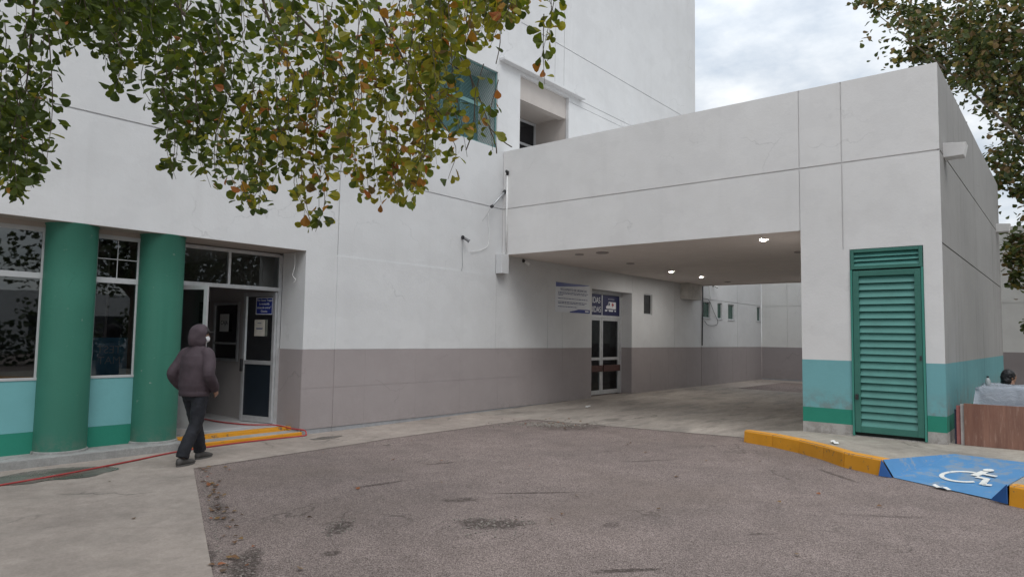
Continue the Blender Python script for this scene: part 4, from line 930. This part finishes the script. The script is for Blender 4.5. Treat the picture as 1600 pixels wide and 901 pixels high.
copy_thing(TS, (3.0, -15., 0), 4.0, 'street tree mirrored low in the leftmost window', 'shade trees', 1.1)
random.seed(4); items = []
for _ in range(5200):
    x = random.uniform(-9, 24); p = V((x, -17+random.gauss(0, .5), random.uniform(0, 2.3+.5*math.sin(x*1.3)+.3*math.sin(x*3.1))))
    items.append((p, V((random.gauss(0, 1), random.gauss(0, 1), -.3)), rv(.8), random.uniform(.2, .34), lerp((.024, .042, .012), (.06, .085, .02), random.random())))
HG = thing('hedge', (7, -17, 0), 'long dark hedge across the street mirrored in the window glass', 'hedge'); leaves_mesh('foliage', items, LEAF2, HG)
bm = BM(); box(bm, -20, 40, -42, -34, 0, 4.2); b2 = thing('far_building', (10, -38, 0), 'low pale building across the street mirrored in the upper window panes', 'building'); finish('wall', bm, WHITE, b2)
bm = BM()
for k in range(14): box(bm, -17+4*k, -15+4*k, -34.0, -33.95, 1., 2.6)
finish('window', bm, plain('far_dark_glass', (.03, .035, .04), .2), b2)
# fallen leaves
items = []; rnd = random.Random(9)
for _ in range(130):
    if rnd.random() < .45: t_ = rnd.random(); x, y = 2.55+1.7*t_+abs(rnd.gauss(0, .12)), 4.7+3.8*t_
    elif rnd.random() < .4: x, y = rnd.gauss(10.6, .5), rnd.gauss(7.7, .35)
    else: x, y = rnd.uniform(2.5, 10), rnd.uniform(1.5, 8.4)
    a = rnd.uniform(0, 6.3); cc = rnd.choice(((.16, .08, .035), (.22, .13, .05), (.10, .06, .035), (.28, .10, .04)))
    items.append((V((x, y, zg(x)+.014)), V((math.cos(a), math.sin(a), rnd.uniform(0, .25))), V((rnd.gauss(0, .2), rnd.gauss(0, .2), 1)), rnd.uniform(.03, .065), cc))
o = leaves_mesh('fallen_leaves', items, DRYLEAF); o['kind'] = 'stuff'

# ------------------------------------------------------------------ people
def remesh(bm, vox, sm=6, disp=0., dsc=.12):
    me = bpy.data.meshes.new('tmp'); bmesh.ops.recalc_face_normals(bm, faces=bm.faces); bm.to_mesh(me); bm.free()
    o = bpy.data.objects.new('tmp', me); C.objects.link(o)
    r = o.modifiers.new('r', 'REMESH'); r.mode = 'VOXEL'; r.voxel_size = vox
    s = o.modifiers.new('s', 'SMOOTH'); s.iterations = sm; s.factor = .5
    if disp:
        tx = bpy.data.textures.new('wrinkles', 'CLOUDS'); tx.noise_scale = dsc; tx.noise_depth = 3
        d = o.modifiers.new('d', 'DISPLACE'); d.texture = tx; d.strength = disp; d.texture_coords = 'LOCAL'; d.mid_level = .5
    dg = bpy.context.evaluated_depsgraph_get(); out = bpy.data.meshes.new_from_object(o.evaluated_get(dg)); bpy.data.objects.remove(o); return out
def limbs(bm, pts, n=14): 
    P = spline([p[:3] for p in pts], 4); rr = []
    for i in range(len(pts)-1): rr += [pts[i][3]+(pts[i+1][3]-pts[i][3])*j/4 for j in range(4)]
    tube(bm, P, rr+[pts[-1][3]], n)
def ellip(bm, c, rx, ry, rz, rot=None):
    m = Matrix.Translation(c) @ (rot or Matrix()) @ Matrix.Diagonal((rx, ry, rz, 1)); bmesh.ops.create_icosphere(bm, subdivisions=3, radius=1, matrix=m)
def head(bm, c, yaw, s=1.):
    R = Matrix.Rotation(yaw, 4, 'Z'); c = V(c)
    def P(x, y, z): return c + (R @ V((x*s, y*s, z*s)))
    ellip(bm, P(0, 0, .02), .098*s, .078*s, .105*s, R); ellip(bm, P(.025, 0, -.05), .07*s, .058*s, .075*s, R)
    ellip(bm, P(.098, 0, -.015), .022*s, .015*s, .028*s, R)      # nose
    for y in (-.077, .077): ellip(bm, P(-.005, y, -.01), .02*s, .012*s, .034*s, R)
    ellip(bm, P(.085, 0, .03), .014*s, .05*s, .012*s, R)         # brow
    ellip(bm, P(.082, 0, -.068), .012*s, .026*s, .012*s, R)      # mouth
    for y in (-.03, .03): ellip(bm, P(.083, y, .012), .012*s, .014*s, .010*s, R)
def hand(bm, w, d, side, s=1.):
    """palm, four fingers and a thumb from wrist w along d, slightly curled towards side"""
    w, d, side = V(w), V(d).normalized(), V(side).normalized(); side = (side-d*side.dot(d)).normalized(); n = d.cross(side)
    rings(bm, [(w, n*.022*s, side*.016*s), (w+d*.04*s, n*.038*s, side*.016*s), (w+d*.09*s, n*.040*s, side*.014*s)], 12)
    for k, ln in enumerate((.068, .078, .073, .056)):
        o = w+d*.085*s+n*((k-1.5)*.019*s); a = o+(d*.9+side*.35).normalized()*ln*.5*s; b = a+(d*.5+side*.85).normalized()*ln*.5*s; tube(bm, [o, a, b], [.0095*s, .0085*s, .007*s], 8)
    o = w+d*.03*s+n*.032*s; tube(bm, [o, o+(d*.6+n*.7+side*.3).normalized()*.035*s, o+(d*.85+n*.4+side*.5).normalized()*.062*s], [.012*s, .0105*s, .008*s], 8)
SKIN = plain('skin', (.30, .17, .115), .55, 0, .06); 
JACK = plain('plum_brown_jacket', (.050, .034, .042), .8, 0, .18, 7., .3); JEAN = plain('black_denim', (.010, .011, .016), .85, 0, .4, 9., .4); SHOE = plain('dark_grey_shoe', (.06, .055, .052), .6, 0, .3, 20); CAPM = plain('dark_cap', (.03, .028, .03), .7); MASK = plain('white_face_mask', (.72, .74, .76), .7, 0, .02)
HAIRM = plain('black_hair', (.008, .008, .009), .5, 0, .3, 40); COATM = plain('black_coat', (.012, .012, .014), .8, 0, .3, 9)
man = thing('person', (4.36, 8.96, -.083), 'person in a hooded plum brown jacket, dark cap and black jeans walking towards the entrance', 'person', None, RAD(22))
ORG[man.name] = V()
HY = RAD(-36)
b = BM()
rings(b, [((0, 0, .86), (.105, 0, 0), (0, .15, 0)), ((0, 0, .98), (.10, 0, 0), (0, .14, 0)), ((.0, 0, 1.2), (.105, 0, 0), (0, .155, 0)), ((.0, 0, 1.38), (.095, 0, 0), (0, .165, 0)), ((.02, 0, 1.47), (.06, 0, 0), (0, .08, 0)), ((.035, 0, 1.54), (.052, 0, 0), (0, .052, 0)), ((.04, 0, 1.60), (.05, 0, 0), (0, .05, 0))], 18)
head(b, (.05, 0, 1.645), HY)
LEGR = [(0, -.09, .90, .088), (-.03, -.095, .70, .075), (-.06, -.09, .50, .058), (-.18, -.085, .30, .052), (-.265, -.08, .10, .040)]
LEGL = [(0, .09, .90, .088), (.075, .09, .70, .075), (.13, .085, .50, .058), (.18, .08, .30, .052), (.23, .08, .10, .040)]
ARMR = [(0, -.175, 1.41, .055), (-.03, -.235, 1.28, .048), (-.075, -.275, 1.14, .040), (.02, -.265, 1.02, .036), (.10, -.225, .945, .030)]
ARML = [(0, .175, 1.41, .055), (-.04, .235, 1.28, .048), (-.10, .285, 1.14, .040), (-.02, .275, 1.02, .036), (.06, .24, .945, .030)]
for l in (LEGR, LEGL, ARMR, ARML): limbs(b, l)
for x, y in ((-.265, -.08), (.23, .08)): rings(b, [((x-.04, y, .05), (0, .03, 0), (0, 0, .03)), ((x+.05, y, .045), (0, .036, 0), (0, 0, .03)), ((x+.14, y, .03), (0, .03, 0), (0, 0, .018))], 10)
hand(b, (.10, -.225, .945), (.55, .15, -.8), (0, .9, .2)); hand(b, (.06, .24, .945), (.5, -.15, -.8), (0, -.9, .2))
link('body', remesh(b, .008, 3), SKIN, man, smooth=True)
b = BM()
rings(b, [((-.015, 0, .855), (.150, 0, 0), (0, .205, 0)), ((-.015, 0, .90), (.158, 0, 0), (0, .212, 0)), ((-.02, 0, .915), (.148, 0, 0), (0, .202, 0)), ((-.02, 0, .99), (.162, 0, 0), (0, .215, 0)), ((-.015, 0, 1.12), (.158, 0, 0), (0, .212, 0)), ((-.01, 0, 1.27), (.150, 0, 0), (0, .212, 0)), ((0, 0, 1.38), (.132, 0, 0), (0, .205, 0)), ((.01, 0, 1.45), (.10, 0, 0), (0, .150, 0)), ((.025, 0, 1.51), (.08, 0, 0), (0, .09, 0)), ((.03, 0, 1.535), (.072, 0, 0), (0, .078, 0))], 26)
for s in (ARMR, ARML): limbs(b, [(.005, s[0][1]*.55, 1.415, .070)] + [(*p[:3], r) for p, r in zip(s, (.080, .079, .074, .068, .058))])
link('jacket', remesh(b, .010, 4, .016, .16), JACK, man, smooth=True)
# hood: a shell open towards the face, falling to the shoulders
b = BM(); Rm = Matrix.Rotation(HY, 4, 'Z'); fd = Rm @ V((1, 0, -.12)); hc = V((.035, 0, 1.655))
bmesh.ops.create_icosphere(b, subdivisions=4, radius=1, matrix=Matrix.Translation(hc) @ Rm @ Matrix.Diagonal((.130, .106, .142, 1)))
kill = [v_ for v_ in b.verts if (v_.co-hc).normalized().dot(fd.normalized()) > .60]
bmesh.ops.delete(b, geom=kill, context='VERTS')
for v_ in b.verts:
    r = v_.co-hc
    if r.z < 0: k = -r.z/.142; v_.co = V((hc.x+r.x*(1+.12*k)-.02*k, hc.y+r.y*(1+.35*k), v_.co.z-.05*k))
    bk = -r.dot(fd); v_.co += V((-.02, 0, 0))*max(0, bk/.13)*.6
    v_.co += r.normalized()*(.012*mn.noise(v_.co*16))
link_h = finish('hood', b, JACK, man, smooth=True, solid=.012)
b = BM(); limbs(b, [(*p[:3], r) for p, r in zip(LEGR, (.108, .096, .082, .078, .080))]); limbs(b, [(*p[:3], r) for p, r in zip(LEGL, (.108, .096, .082, .078, .080))])
rings(b, [((0, 0, .80), (.11, 0, 0), (0, .16, 0)), ((0, 0, .90), (.115, 0, 0), (0, .168, 0)), ((0, 0, 1.0), (.108, 0, 0), (0, .155, 0))], 20)
link('jeans', remesh(b, .010, 3, .022, .09), JEAN, man, smooth=True)
for (x, y, yw) in ((-.265, -.08, 0), (.23, .08, 0)):
    b = BM(); rings(b, [((x-.075, y, .045), (0, .022, 0), (0, 0, .03)), ((x-.055, y, .055), (0, .038, 0), (0, 0, .05)), ((x+.02, y, .058), (0, .042, 0), (0, 0, .056)), ((x+.10, y, .040), (0, .048, 0), (0, 0, .040)), ((x+.17, y, .032), (0, .046, 0), (0, 0, .030)), ((x+.215, y, .026), (0, .026, 0), (0, 0, .018))], 18)
    for v_ in b.verts: v_.co.z = max(v_.co.z, .004)
    sh = finish('shoe', b, SHOE, man, smooth=True)
    b = BM(); rings(b, [((x-.07, y, z), (0, .001, 0), (.001, 0, 0)) for z in ()] or [((x+.07, y, .0), (.15, 0, 0), (0, .052, 0)), ((x+.07, y, .018), (.152, 0, 0), (0, .053, 0))], 24); finish('sole', b, plain('pale_sole', (.10, .095, .09), .7), sh)
b = BM(); hd = V((.05, 0, 1.645)); ellip(b, hd+V((0, 0, .055)), .108, .09, .085, Rm); link('cap', remesh(b, .01, 2), CAPM, man, smooth=True)
b = BM(); pts = []
for i in range(11):
    a = RAD(-75+15*i); pts.append((hd+Rm@V((.075+.0*math.cos(a), .078*math.sin(a), .055)), hd+Rm@V((.095+.085*math.cos(a), .078*math.sin(a), .048-.0*i))))
for p, q_ in zip(pts, pts[1:]): quad(b, p[0], p[1], q_[1], q_[0])
finish('cap_brim', b, CAPM, man, solid=.006)
b = BM()
bmesh.ops.create_icosphere(b, subdivisions=3, radius=1, matrix=Matrix.Translation(hd+Rm@V((.032, 0, -.045))) @ Rm @ Matrix.Diagonal((.088, .068, .062, 1)))
bmesh.ops.delete(b, geom=[v_ for v_ in b.verts if (Rm.inverted() @ (v_.co-hd)).x < .025], context='VERTS'); finish('face_mask', b, MASK, man, smooth=True, solid=.004)
# woman seated behind the covered table
wo = thing('person', (14.2, .86, .14), 'person in black with dark hair sitting behind the plastic covered table', 'person', None, RAD(20)); ORG[wo.name] = V()
b = BM(); rings(b, [((0, 0, .30), (.11, 0, 0), (0, .16, 0)), ((-.01, 0, .45), (.11, 0, 0), (0, .145, 0)), ((.0, 0, .62), (.11, 0, 0), (0, .16, 0)), ((.02, 0, .72), (.085, 0, 0), (0, .16, 0)), ((.03, 0, .79), (.05, 0, 0), (0, .065, 0)), ((.04, 0, .86), (.045, 0, 0), (0, .045, 0))], 18)
head(b, (.06, 0, .925), RAD(-75), .95)
for s in (-1, 1):
    limbs(b, [(0, s*.09, .33, .085), (.2, s*.10, .36, .075), (.40, s*.10, .38, .058), (.42, s*.10, .2, .048), (.40, s*.10, .05, .036)])
    limbs(b, [(0, s*.17, .70, .05), (.02, s*.22, .56, .045), (.08, s*.21, .45, .038), (.2, s*.16, .42, .032), (.27, s*.10, .43, .026)]); hand(b, (.27, s*.10, .43), (1, -s*.3, -.1), (0, 0, -1), .9)
link('body', remesh(b, .009, 3), SKIN, wo, smooth=True)
b = BM(); rings(b, [((0, 0, .27), (.14, 0, 0), (0, .19, 0)), ((-.01, 0, .45), (.145, 0, 0), (0, .18, 0)), ((.0, 0, .62), (.14, 0, 0), (0, .195, 0)), ((.02, 0, .73), (.11, 0, 0), (0, .18, 0)), ((.03, 0, .81), (.07, 0, 0), (0, .085, 0))], 20)
for s in (-1, 1): limbs(b, [(0, s*.17, .70, .075), (.02, s*.23, .56, .068), (.08, s*.215, .45, .058), (.2, s*.16, .42, .05), (.25, s*.115, .43, .042)])
link('coat', remesh(b, .012, 4, .02), COATM, wo, smooth=True)
b = BM()
for s in (-1, 1): limbs(b, [(0, s*.09, .33, .105), (.2, s*.10, .36, .092), (.40, s*.10, .38, .074), (.42, s*.10, .2, .062), (.40, s*.10, .07, .05)])
link('trousers', remesh(b, .012, 4, .02), JEAN, wo, smooth=True)
for s in (-1, 1):
    b = BM(); rings(b, [((.33, s*.10, .04), (0, .02, 0), (0, 0, .03)), ((.40, s*.10, .045), (0, .038, 0), (0, 0, .044)), ((.50, s*.10, .03), (0, .042, 0), (0, 0, .03)), ((.57, s*.10, .02), (0, .024, 0), (0, 0, .016))], 14); finish('shoe', b, SHOE, wo, smooth=True)
b = BM(); Rw = Matrix.Rotation(RAD(-75), 4, 'Z'); hw = V((.06, 0, .925)); ellip(b, hw+Rw@V((-.022, 0, .03)), .105, .092, .105, Rw); ellip(b, hw+Rw@V((-.06, 0, -.07)), .075, .085, .13, Rw); ellip(b, hw+Rw@V((-.10, 0, -.0)), .05, .05, .06, Rw)
link('hair', remesh(b, .009, 2, .02, .04), HAIRM, wo, smooth=True)
st = thing('stool', (14.2, .86, .14), 'low wooden stool under the seated person', 'stool')
b = BM(); box(b, 14.03, 14.37, .70, 1.02, .36, .395); finish('seat', b, plain('stool_wood', (.22, .14, .08), .7), st, bevel=.005)
for x in (14.05, 14.32):
    for y in (.72, .97): b = BM(); box(b, x, x+.03, y, y+.03, .142, .36); finish('leg', b, plain('stool_wood', (.22, .14, .08), .7), st)

# ------------------------------------------------------------------ light
SUN_EL, SUN_AZ = 50, -124          # direction the light comes from: azimuth measured from +X towards +Y
sd = V((math.cos(RAD(SUN_EL))*math.cos(RAD(SUN_AZ)), math.cos(RAD(SUN_EL))*math.sin(RAD(SUN_AZ)), math.sin(RAD(SUN_EL))))
sl = bpy.data.lights.new('sun', 'SUN'); sl.energy = .9; sl.angle = RAD(28); sl.color = (1., .97, .93)
so = bpy.data.objects.new('sun', sl); C.objects.link(so); so.rotation_euler = sd.to_track_quat('Z', 'Y').to_euler(); so.location = (0, -5, 20)
wd = bpy.data.worlds.new('World'); bpy.context.scene.world = wd; wd.use_nodes = True
nt = wd.node_tree; bg = nt.nodes['Background']; bg.inputs['Strength'].default_value = .1
sk = N(nt, 'ShaderNodeTexSky', sky_type='NISHITA'); sk.sun_disc = False; sk.sun_elevation = RAD(SUN_EL); sk.sun_rotation = RAD(90-SUN_AZ); sk.air_density = 1.; sk.dust_density = 2.
tc = N(nt, 'ShaderNodeTexCoord'); sp = N(nt, 'ShaderNodeSeparateXYZ'); L(nt, tc.outputs['Generated'], sp.inputs[0])
zc = math_(nt, 'MAXIMUM', sp.outputs['Z'], .0)
dv = math_(nt, 'ADD', zc, .16)
pj = N(nt, 'ShaderNodeCombineXYZ'); L(nt, math_(nt, 'DIVIDE', sp.outputs['X'], dv), pj.inputs[0]); L(nt, math_(nt, 'DIVIDE', sp.outputs['Y'], dv), pj.inputs[1])
cn = noise(nt, pj.outputs[0], 1.15, 9, .58); cn2 = noise(nt, pj.outputs[0], 3.1, 8, .6)
shade = math_(nt, 'ADD', math_(nt, 'MULTIPLY', cn, .65), math_(nt, 'MULTIPLY', cn2, .35))
cc = ramp(nt, shade, .40, .60, (5.0, 5.7, 6.6, 1), (9.6, 9.8, 9.9, 1))
grad = N(nt, 'ShaderNodeMapRange'); grad.inputs[1].default_value = .30; grad.inputs[2].default_value = 1.; grad.inputs[3].default_value = 1.; grad.inputs[4].default_value = 2.0; L(nt, zc, grad.inputs[0])
cl = N(nt, 'ShaderNodeVectorMath', operation='SCALE'); L(nt, cc, cl.inputs[0]); L(nt, grad.outputs[0], cl.inputs['Scale'])
cov = ramp(nt, noise(nt, pj.outputs[0], .8, 6, .55), .34, .50, (.62, .62, .62, 1), (.97, .97, .97, 1))
L(nt, mix(nt, cov, sk.outputs[0], cl.outputs[0]), bg.inputs['Color'])
vs = bpy.context.scene.view_settings; vs.view_transform = 'Standard'; vs.look = 'None'; vs.exposure = .18; vs.gamma = 1.; vs.use_curve_mapping = False
